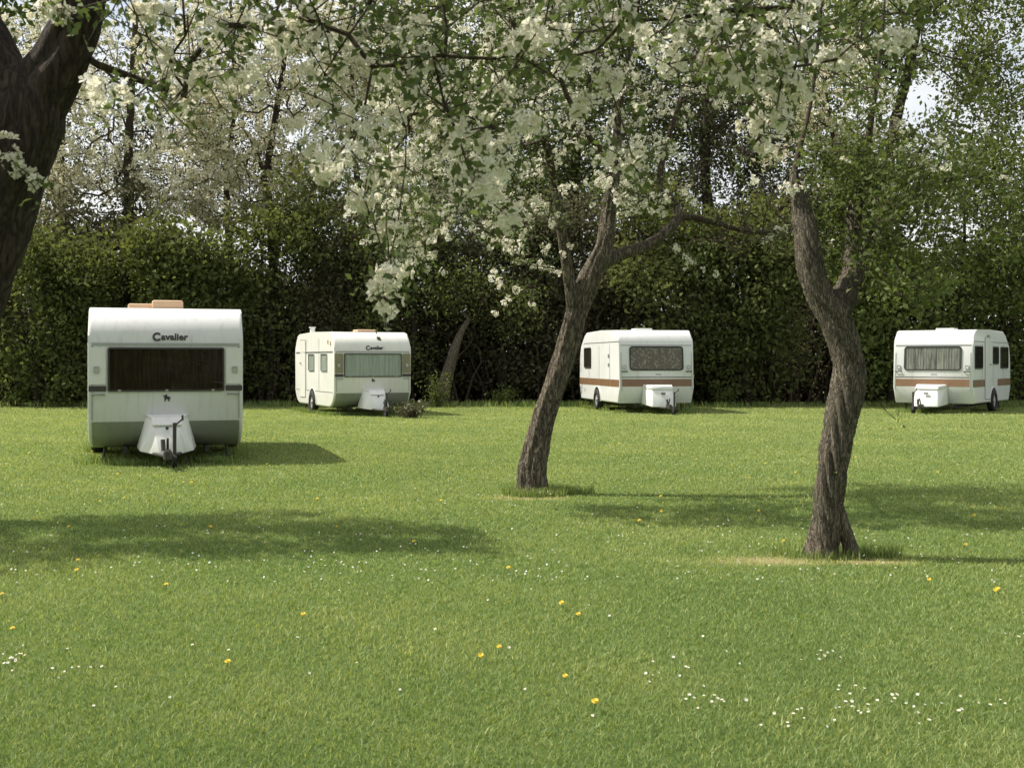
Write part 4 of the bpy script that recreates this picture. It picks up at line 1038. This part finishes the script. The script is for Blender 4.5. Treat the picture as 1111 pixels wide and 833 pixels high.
def make_boundary():
    # blossom trees standing in the hedge on the left
    far_tree(140, 38.6, [(141, 440), (138, 360), (140, 260), (139, 180), (142, 110), (146, 40), (150, -40)], [(90, 150, 2.6, 1.5, 2.4, 3), (190, 190, 2.2, 1.5, 1.7, 2), (60, 60, 2.2, 1.5, 2.2, 2), (210, 70, 2.4, 1.5, 2.2, 2), (45, 215, 1.2, 1.2, 1.0, 1)],
             'slim tree with pale blossom rising straight from the hedge behind the nearest caravan', 'leaf_hedge', 'blossom_tree', per=9, spread=0.22, size=0.10, blossom=4, rt=0.24, n_targets=760, wig=0.12, step=0.3, bl_size=0.10, bl_spread=0.17, seed=1)
    far_tree(292, 39.2, [(300, 440), (298, 330), (294, 240), (290, 190), (300, 120), (312, 40), (318, -40)], [(255, 130, 2.2, 1.4, 2.2, 3), (330, 210, 1.8, 1.4, 1.6, 2), (340, 80, 2.2, 1.5, 2.4, 2.4), (240, 215, 1.6, 1.2, 1.1, 1.4), (290, 0, 2.6, 1.5, 1.6, 1)],
             'spreading blossom tree with many dark branches rising between the two left caravans', 'leaf_hedge', 'blossom_tree', per=8, spread=0.22, size=0.10, blossom=4, rt=0.20, n_targets=800, wig=0.12, step=0.3, bl_size=0.10, bl_spread=0.17, seed=2)
    far_tree(392, 39.5, [(400, 440), (398, 330), (393, 235), (386, 180), (382, 110), (384, 20), (390, -50)], [(430, 150, 2.2, 1.4, 2.6, 3), (400, 250, 1.8, 1.2, 1.2, 2), (370, 60, 2.0, 1.4, 2.2, 2), (470, 240, 1.8, 1.2, 1.4, 2)],
             'blossom tree with one dark upright stem rising behind the cream caravan', 'leaf_hedge', 'blossom_tree', per=6, spread=0.25, size=0.11, blossom=5, rt=0.17, n_targets=560, wig=0.12, step=0.3, bl_size=0.10, bl_spread=0.17, seed=3)
    far_tree(915, 37, [(925, 440), (922, 330), (915, 230), (905, 160), (895, 90)], [(905, 110, 2.0, 1.3, 1.6, 3), (950, 180, 1.8, 1.2, 1.6, 2), (860, 130, 1.8, 1.2, 1.6, 2), (985, 200, 1.4, 1, 1, 1), (900, 30, 2.6, 1.2, 1.5, 1)],
             'creamy blossom tree rising from the hedge behind the twisted trunk', 'leaf_bright', 'blossom_tree', per=8, spread=0.25, size=0.11, blossom=3, rt=0.16, n_targets=380, wig=0.12, step=0.3, bl_size=0.10, bl_spread=0.17, seed=4)
    # taller green trees
    far_tree(960, 39, [(955, 440), (958, 330), (960, 230), (968, 150), (985, 80), (1000, 10), (1010, -60)], [(1040, 25, 3.0, 2.0, 2.2, 3), (1080, 95, 2.2, 1.6, 1.1, 2), (960, 15, 2.8, 2.0, 2.2, 2.4), (1100, -40, 3.4, 2.0, 2.0, 2), (1060, 150, 1.6, 1.3, 0.6, 0.7), (930, 75, 1.6, 1.3, 1.2, 1)],
             'tall spreading green tree with visible forked limbs, above the right-hand caravan', 'leaf_hedge', per=24, spread=0.32, size=0.165, fill=560, rt=0.30, n_targets=170, seed=5)
    far_tree(620, 43, [(620, 440), (615, 300), (625, 180), (620, 60), (620, -60)], [(560, 150, 3.4, 2, 3.2, 3), (680, 160, 3.4, 2, 3.2, 3), (620, 20, 4.2, 2, 3.2, 3), (600, 260, 3.4, 2, 1.6, 2)],
             'tall dense green tree behind the leaning apple tree', 'leaf_hedge', per=34, spread=0.42, size=0.17, fill=1500, rt=0.3, n_targets=150, seed=6)
    far_tree(760, 42, [(770, 440), (775, 300), (765, 180), (770, 60), (770, -60)], [(770, 180, 3.2, 2, 2.8, 3), (830, 60, 3.2, 2, 3.2, 3), (740, 40, 3.4, 2, 3.0, 3), (800, 270, 3.2, 2, 1.4, 2), (880, 190, 2.4, 1.6, 2.6, 2)],
             'tall brownish green tree between the leaning and the twisted trunks', 'leaf_dark', per=26, spread=0.42, size=0.16, fill=1400, rt=0.28, n_targets=150, seed=7)
    far_tree(480, 44, [(480, 440), (478, 300), (470, 180), (480, 60), (490, -40)], [(480, 170, 3.0, 2, 3.0, 3), (500, 40, 3.4, 2, 3.0, 3), (430, 60, 2.6, 2, 2.4, 1.6)],
             'tall green tree showing through the blossom left of the leaning apple tree', 'leaf_hedge', per=26, spread=0.42, size=0.16, fill=1100, rt=0.26, n_targets=130, seed=8)
    far_tree(70, 45, [(70, 440), (72, 300), (66, 200), (70, 100), (75, 0)], [(40, 150, 3.2, 1.5, 2.4, 3), (110, 210, 3.0, 1.5, 1.6, 2), (90, 60, 3.4, 1.5, 2.4, 2)],
             'fine-twigged brownish tree far behind the hedge left of the nearest caravan', 'leaf_dark', per=14, spread=0.4, size=0.15, rt=0.2, n_targets=330, seed=60, wig=0.14, fill=300)
    far_tree(250, 45, [(245, 440), (250, 300), (246, 200), (255, 100), (250, 0)], [(200, 160, 2.6, 1.5, 2.2, 3), (290, 190, 3.0, 1.5, 2.2, 3), (250, 60, 3.4, 1.5, 2.6, 2), (330, 120, 2.4, 1.5, 2.6, 2)],
             'fine-twigged brownish tree far behind the hedge right of the nearest caravan', 'leaf_dark', per=14, spread=0.4, size=0.15, rt=0.2, n_targets=380, seed=61, wig=0.14, fill=380)
    far_tree(488, 36.2, [(476, 443), (482, 418), (490, 390), (498, 366), (508, 346)], [(520, 322, 1.2, 0.8, 0.7, 2), (495, 318, 1.3, 0.8, 0.6, 2), (545, 340, 1.0, 0.7, 0.6, 1)],
             'stout leaning trunk at the hedge foot right of the cream caravan', 'leaf_hedge', 'leaning_tree', per=16, spread=0.3, size=0.12, rt=0.27, n_targets=40, seed=9, bark_m='bark', fill=160)
    # hedge shrubs, one by one
    shrubs = [
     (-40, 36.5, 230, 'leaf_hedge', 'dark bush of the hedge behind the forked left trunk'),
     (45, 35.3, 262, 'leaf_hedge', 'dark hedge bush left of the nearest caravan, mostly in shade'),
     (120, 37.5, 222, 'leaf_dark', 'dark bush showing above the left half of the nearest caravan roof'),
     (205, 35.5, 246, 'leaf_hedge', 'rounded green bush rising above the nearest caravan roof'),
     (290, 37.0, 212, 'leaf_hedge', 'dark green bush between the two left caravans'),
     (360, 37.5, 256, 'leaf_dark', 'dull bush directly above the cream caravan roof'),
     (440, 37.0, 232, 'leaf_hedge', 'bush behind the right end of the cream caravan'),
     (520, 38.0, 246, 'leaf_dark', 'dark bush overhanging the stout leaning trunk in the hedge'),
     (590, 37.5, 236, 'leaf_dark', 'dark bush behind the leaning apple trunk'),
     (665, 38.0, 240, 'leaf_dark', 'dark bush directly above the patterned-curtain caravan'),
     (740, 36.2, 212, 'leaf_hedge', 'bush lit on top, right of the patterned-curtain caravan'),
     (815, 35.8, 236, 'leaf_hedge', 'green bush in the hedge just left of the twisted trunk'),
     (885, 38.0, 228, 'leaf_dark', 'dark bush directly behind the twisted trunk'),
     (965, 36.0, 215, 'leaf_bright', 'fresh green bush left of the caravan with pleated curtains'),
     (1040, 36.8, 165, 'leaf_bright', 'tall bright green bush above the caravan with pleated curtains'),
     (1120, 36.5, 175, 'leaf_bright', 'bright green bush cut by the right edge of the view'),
    ]
    for i, (px, D, ty, lf, lab) in enumerate(shrubs):
        zt = H+(HY-ty)/F*D; r = np.random.default_rng(500+i)
        s_ = F/D; yb = HY+H*s_
        cs = []
        top = zt
        # overhanging upper mass, thinner shaded skirt set back below
        for k in range(5):
            cs.append((px+r.uniform(-48, 48), HY-(top*r.uniform(0.55, 0.98)-H)*s_, r.uniform(0.6, 1.35), r.uniform(0.8, 1.3), top*r.uniform(0.10, 0.22), 1.2))
        cs.append((px+r.uniform(-20, 20), HY-(top*0.45-H)*s_, 1.5, 0.8, top*0.2, 1.6)); cs.append((px, HY-(top*0.2-H)*s_, 1.4, 0.5, top*0.17, 1.2))
        far_tree(px, D, [(px+r.uniform(-8, 8), yb), (px+r.uniform(-10, 10), (yb*2+ty)/3), (px+r.uniform(-14, 14), (yb+2*ty)/3), (px, ty+12)], cs, lab, lf, 'hedge_bush', per=16, spread=0.27, size=float(r.uniform(0.12, 0.22)), fill=int(r.uniform(460, 720)), rt=0.10, n_targets=120, seed=20+i, cat='bush', group='bushes along the field hedge', first_k=1, step=0.45)
    # low sprigs at the hedge foot
    sprigs = [(150, 35.2, 425, 'low leafy sprig at hedge foot half hidden by the nearest caravan'), (15, 35.2, 420, 'pale leafy clump low in the hedge by the forked trunk'), (475, 34.6, 408, 'ivy clump round the foot of the stout leaning hedge trunk'),
              (785, 35.5, 420, 'small pale sprig low in the dark hedge left of the twisted trunk'), (545, 35.5, 423, 'small leafy sprig in shade left of the leaning apple trunk'), (60, 35.0, 424, 'second leafy clump from the left at the hedge foot')]
    for i, (px, D, ty, lab) in enumerate(sprigs):
        base = front_at(px, D); r = np.random.default_rng(800+i); zt = H+(HY-ty)/F*D
        root = empty('undergrowth_shrub', base, label=lab, cat='shrub', group='low shrubs at the hedge foot')
        w = Soup(); st = []
        for k in range(16):
            a = r.uniform(0, 6.28); top = np.array([math.cos(a)*r.uniform(0.1, 0.5), math.sin(a)*0.3, zt*r.uniform(0.5, 1.0)])
            pts = np.outer(np.linspace(0, 1, 4), top)+np.cumsum(r.normal(size=(4, 3))*0.03, 0); w.tube(pts, np.linspace(0.012, 0.004, 4), 4); st += list(pts[1:])
        w.obj('stems', M['twig'], root); add_leaves(root, 'foliage', np.array(st), 12, 0.10, 0.085, M['leaf_bright'], r)
    # weeds by the cream caravan's drawbar
    base = (S2[0]+1.05, S2[1]-0.95, 0); r = np.random.default_rng(99)
    root = empty('flowering_weed', base, label='dark weed clump with white flowers at the cream caravan drawbar', cat='plant')
    w = Soup(); st = []
    for k in range(60):
        top = np.array([r.normal()*0.26, r.normal()*0.15, r.uniform(0.15, 0.36)]); pts = np.outer(np.linspace(0, 1, 4), top)+np.cumsum(r.normal(size=(4, 3))*0.015, 0)
        w.tube(pts, np.linspace(0.008, 0.003, 4), 4); st += list(pts[1:])
    w.obj('stems', M['stem'], root); st = np.array(st)
    add_leaves(root, 'foliage', st, 5, 0.06, 0.08, M['leaf_dark'], r); add_blossom(root, st[r.random(len(st)) < 0.12], 3, 0.03, 0.03, M['petal'], r, 5)
    # the mass of the thicket behind, one unbroken shade of leaves and stems
    r = np.random.default_rng(77)
    n = 230000
    X = r.uniform(-27, 27, n); Yd = r.uniform(39.0, 43.5, n); hgt = 4.4+0.7*np.sin(X*0.7)+0.6*np.sin(X*1.9+1)+0.4*np.sin(X*4.3)+np.where(X > 11, 1.2, 0)
    Z = r.random(n)**1.15*hgt
    V, Q = leaf_cards(np.stack([X, Yd, Z], 1), r.uniform(0.12, 0.25, n), r, 0.2, 0.6, 0.3)
    tint = np.clip(r.random(n)*0.7+0.3*np.sin(X*2)*np.sin(Z*2), 0, 1)
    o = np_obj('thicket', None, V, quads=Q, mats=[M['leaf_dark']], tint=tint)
    tag(o, 'dense dark thicket closing the field behind the hedge bushes', 'thicket', kind='stuff')
    n = 60000  # unseen leaf mass behind the viewer, added to cut sky fill and darken reflections
    ang = r.uniform(math.pi*1.02, math.pi*1.98, n); Rd = r.uniform(26, 34, n); Z = r.random(n)**0.8*(7+2*np.sin(ang*9)+2*np.sin(ang*23))
    V, Q = leaf_cards(np.stack([np.cos(ang)*Rd*1.4, np.sin(ang)*Rd, Z], 1), r.uniform(0.4, 0.8, n), r, 0.2, 0.7, 0.3)
    o = np_obj('wood', None, V, quads=Q, mats=[M['leaf_hedge']], tint=r.random(n)); tag(o, 'unseen wood behind the viewer, added to cut the front fill light', 'wood', kind='stuff')
    s = Soup()
    for k in range(420):
        x = r.uniform(-24, 24); y = r.uniform(36.8, 39.5); h = r.uniform(2, 5)
        pts = np.array([[x, y, 0], [x+r.normal()*0.2, y, h*0.33], [x+r.normal()*0.5, y, h*0.66], [x+r.normal()*0.9, y, h]])
        s.tube(*catmull(pts, [0.05, 0.035, 0.02, 0.008], 0.4), 5)
    o = s.obj('thicket_stems', M['twig'], None); tag(o, 'tangle of thin stems inside the dark hedge', 'stems', kind='stuff')

# ------------------------------------------------------------------ small flowers in the lawn
def flower_head(nray, R, mat_i, r):
    pass
def make_flowers():
    r = np.random.default_rng(55)
    # dandelion: two layers of narrow rays over a short stem
    V, Q = [], []; mi = []
    def ray(a, R, w, z0, z1):
        d = np.array([math.cos(a), math.sin(a), 0]); s = np.array([-math.sin(a), math.cos(a), 0]); n = len(V)
        V.extend([d*0.001+[0, 0, z0], d*R*0.7+s*w+[0, 0, (z0+z1)/2], d*R+[0, 0, z1], d*R*0.7-s*w+[0, 0, (z0+z1)/2]]); Q.append([n, n+1, n+2, n+3])
    for k in range(18): ray(k/18*6.283, 0.021, 0.0045, 0.058, 0.062); mi.append(0)
    for k in range(12): ray(k/12*6.283+0.2, 0.014, 0.004, 0.062, 0.072); mi.append(0)
    n = len(V)
    for k in range(4):
        a = k*math.pi/2
        for z in (0.0, 0.06): V.append(np.array([0.0025*math.cos(a), 0.0025*math.sin(a), z]))
    for k in range(4): a, b = n+2*k, n+2*((k+1) % 4); Q.append([a, b, b+1, a+1]); mi.append(1)
    dand = np_mesh('dandelion', np.array(V), quads=np.array(Q), mats=[M['yellow'], M['stem']], tint=r.random(len(Q))); dand.polygons.foreach_set('material_index', mi)
    V, Q, mi = [], [], []
    for k in range(13): ray(k/13*6.283, 0.0125, 0.0032, 0.040, 0.043); mi.append(0)
    for k in range(6): ray(k/6*6.283, 0.0042, 0.0025, 0.0435, 0.045); mi.append(1)
    n = len(V)
    for k in range(3):
        a = k*2.094
        for z in (0.0, 0.041): V.append(np.array([0.0015*math.cos(a), 0.0015*math.sin(a), z]))
    for k in range(3): a, b = n+2*k, n+2*((k+1) % 3); Q.append([a, b, b+1, a+1]); mi.append(2)
    dais = np_mesh('daisy', np.array(V), quads=np.array(Q), mats=[M['daisy'], M['yellow'], M['stem']], tint=r.random(len(Q))); dais.polygons.foreach_set('material_index', mi)
    G = 'dandelions in the lawn'
    special = [(520, 717, 'left one of the close pair of yellow dandelions near the bottom centre'), (541, 710, 'right one of the close pair of yellow dandelions near the bottom centre'), (645, 771, 'yellow dandelion lowest in the lawn, right of the bottom centre'),
               (613, 740, 'yellow dandelion between the close pair and the lowest one'), (14, 689, 'yellow dandelion nearest the left edge of the lawn'), (627, 673, 'yellow dandelion straight below the base of the leaning tree'),
               (180, 641, 'yellow dandelion just below the big shadow on the left'), (85, 613, 'yellow dandelion at the near edge of the left shadow'), (83, 623, 'dandelion a hand below another near the left shadow edge'),
               (328, 673, 'single dandelion below the right half of the left shadow'), (247, 727, 'yellow dandelion alone in the lower left lawn'), (552, 621, 'yellow dandelion in sunny grass left of the tree line'),
               (850, 592, 'yellow dandelion touching the grass at the foot of the twisted trunk'), (1006, 634, 'yellow dandelion in sun right of the twisted trunk'), (1045, 596, 'yellow dandelion inside the tree shadow right of the twisted trunk'),
               (1078, 646, 'left one of two dandelions near the right edge'), (1083, 644, 'right one of two dandelions near the right edge'), (450, 593, 'dandelion in the right tip of the left shadow'), (3, 650, 'dandelion cut by the left edge of the view'), (611, 660, 'small dandelion above the one below the leaning tree')]
    for px, py, lab in special:
        o = bpy.data.objects.new('dandelion', dand); link(o); o.location = ground(px, py); o.rotation_euler = (rad(r.uniform(8, 40)), 0, rad(r.uniform(-40, 40))); o.scale = [r.uniform(0.6, 0.8)]*3; tag(o, lab, 'flower', G)
    for k in range(60):
        py = 455+120*r.random()**1.3
        p = ground(r.uniform(10, 1100), py)
        o = bpy.data.objects.new('dandelion', dand); link(o); o.location = p; o.rotation_euler = (rad(r.uniform(10, 45)), 0, rad(r.uniform(-40, 40))); o.scale = [r.uniform(0.55, 0.85)]*3
        tag(o, 'tiny far yellow dandelion scattered in the sunny lawn', 'flower', 'far dandelions in the lawn')
    cl = [(985, 764, 34, 6, 20), (890, 715, 26, 3, 12), (775, 762, 26, 4, 16), (915, 752, 20, 4, 8), (720, 735, 40, 10, 16), (30, 725, 40, 6, 14), (15, 710, 14, 4, 8), (90, 727, 30, 3, 8), (930, 772, 30, 6, 12), (880, 780, 60, 8, 16), (365, 616, 30, 4, 14), (1090, 690, 20, 30, 6), (1050, 770, 60, 12, 14), (560, 700, 300, 60, 20), (300, 730, 250, 50, 16)]
    for (cx, cy, sx, sy, n) in cl:
        for k in range(int(n*0.7)):
            o = bpy.data.objects.new('daisy', dais); link(o); o.location = ground(cx+r.normal()*sx*0.6, min(822, max(600, cy+r.normal()*sy))); o.rotation_euler = (rad(r.uniform(5, 45)), 0, rad(r.uniform(-50, 50))); o.scale = [r.uniform(0.4, 0.68)]*3
            tag(o, 'small white daisy in the near lawn', 'flower', 'daisies in the near lawn')
    # the rest of the daisies farther off
    n = 700; py = 470+170*r.random(n)**1.1; C = np.array([ground(x, y) for x, y in zip(r.uniform(-40, 1150, n), py)]); C[:, 2] = 0.045
    nn = np.tile(np.array([0, -0.5, 1.0]), (n, 1))+r.normal(size=(n, 3))*0.3
    V, Q = flowers(C, nn, 0.0075*r.uniform(0.7, 1.2, n), r, 5, 0.1)
    o = np_obj('daisies', None, V, quads=Q, mats=[M['daisy']], tint=r.random(len(Q))); tag(o, 'sprinkling of far white daisies over the lawn', 'daisies', kind='stuff')

# ------------------------------------------------------------------ light, sky, camera
def make_world():
    w = bpy.data.worlds.new('World'); SC.world = w; w.use_nodes = True
    nt = w.node_tree; nt.nodes.clear()
    out = nt.nodes.new('ShaderNodeOutputWorld'); bg = nt.nodes.new('ShaderNodeBackground'); bg.inputs['Strength'].default_value = 0.11
    sky = nt.nodes.new('ShaderNodeTexSky'); sky.sky_type = 'NISHITA'; sky.sun_disc = False
    sky.sun_elevation = rad(SUN_EL); sky.sun_rotation = rad(-(90-SUN_AZ)); sky.dust_density = 2.5; sky.air_density = 1.0; sky.ozone_density = 1.0
    tc = nt.nodes.new('ShaderNodeTexCoord')
    mp = N(nt, 'ShaderNodeMapping'); mp.inputs['Scale'].default_value = (1, 1, 2.6); nt.links.new(tc.outputs['Generated'], mp.inputs['Vector'])
    nz = N(nt, 'ShaderNodeTexNoise', Scale=2.2, Detail=8.0, Roughness=0.6); nt.links.new(mp.outputs['Vector'], nz.inputs['Vector'])
    r = ramp(nt, [(0.28, (0.25, 0.25, 0.25)), (0.58, (0.85, 0.85, 0.85))]); nt.links.new(nz.outputs['Fac'], r.inputs['Fac'])
    mx = N(nt, 'ShaderNodeMix', data_type='RGBA'); nt.links.new(r.outputs['Color'], mx.inputs[0]); nt.links.new(sky.outputs['Color'], mx.inputs[6]); mx.inputs[7].default_value = (6.6, 6.6, 6.4, 1)
    nt.links.new(mx.outputs[2], bg.inputs['Color']); nt.links.new(bg.outputs['Background'], out.inputs['Surface'])
    l = bpy.data.lights.new('sun', 'SUN'); l.energy = 4.7; l.angle = rad(0.5); l.color = (1.0, 0.94, 0.83)
    o = bpy.data.objects.new('sun', l); link(o); o.rotation_euler = SUN.to_track_quat('Z', 'Y').to_euler(); o.location = SUN*60
def make_camera():
    c = bpy.data.cameras.new('camera'); o = bpy.data.objects.new('camera', c); link(o)
    o.location = (0, 0, H); o.rotation_euler = (rad(90), 0, 0)
    c.sensor_width = 36; c.lens = 36*F/1111; c.shift_y = -(416.5-HY)/1111; c.clip_start = 0.05; c.clip_end = 3000
    c.dof.use_dof = True; c.dof.focus_distance = 14.0; c.dof.aperture_fstop = 9.0
    SC.camera = o
    v = SC.view_settings; v.view_transform = 'Standard'; v.look = 'None'; v.gamma = 1.0; v.use_curve_mapping = False; v.exposure = 0.62

SC.cycles.use_denoising = True; SC.cycles.use_adaptive_sampling = False; SC.cycles.max_bounces = 8; SC.cycles.transparent_max_bounces = 12
make_world(); make_camera(); make_ground(); make_grass(); make_vans()
middle_tree(); right_tree(); left_tree(); outside_tree(); make_boundary(); make_flowers()
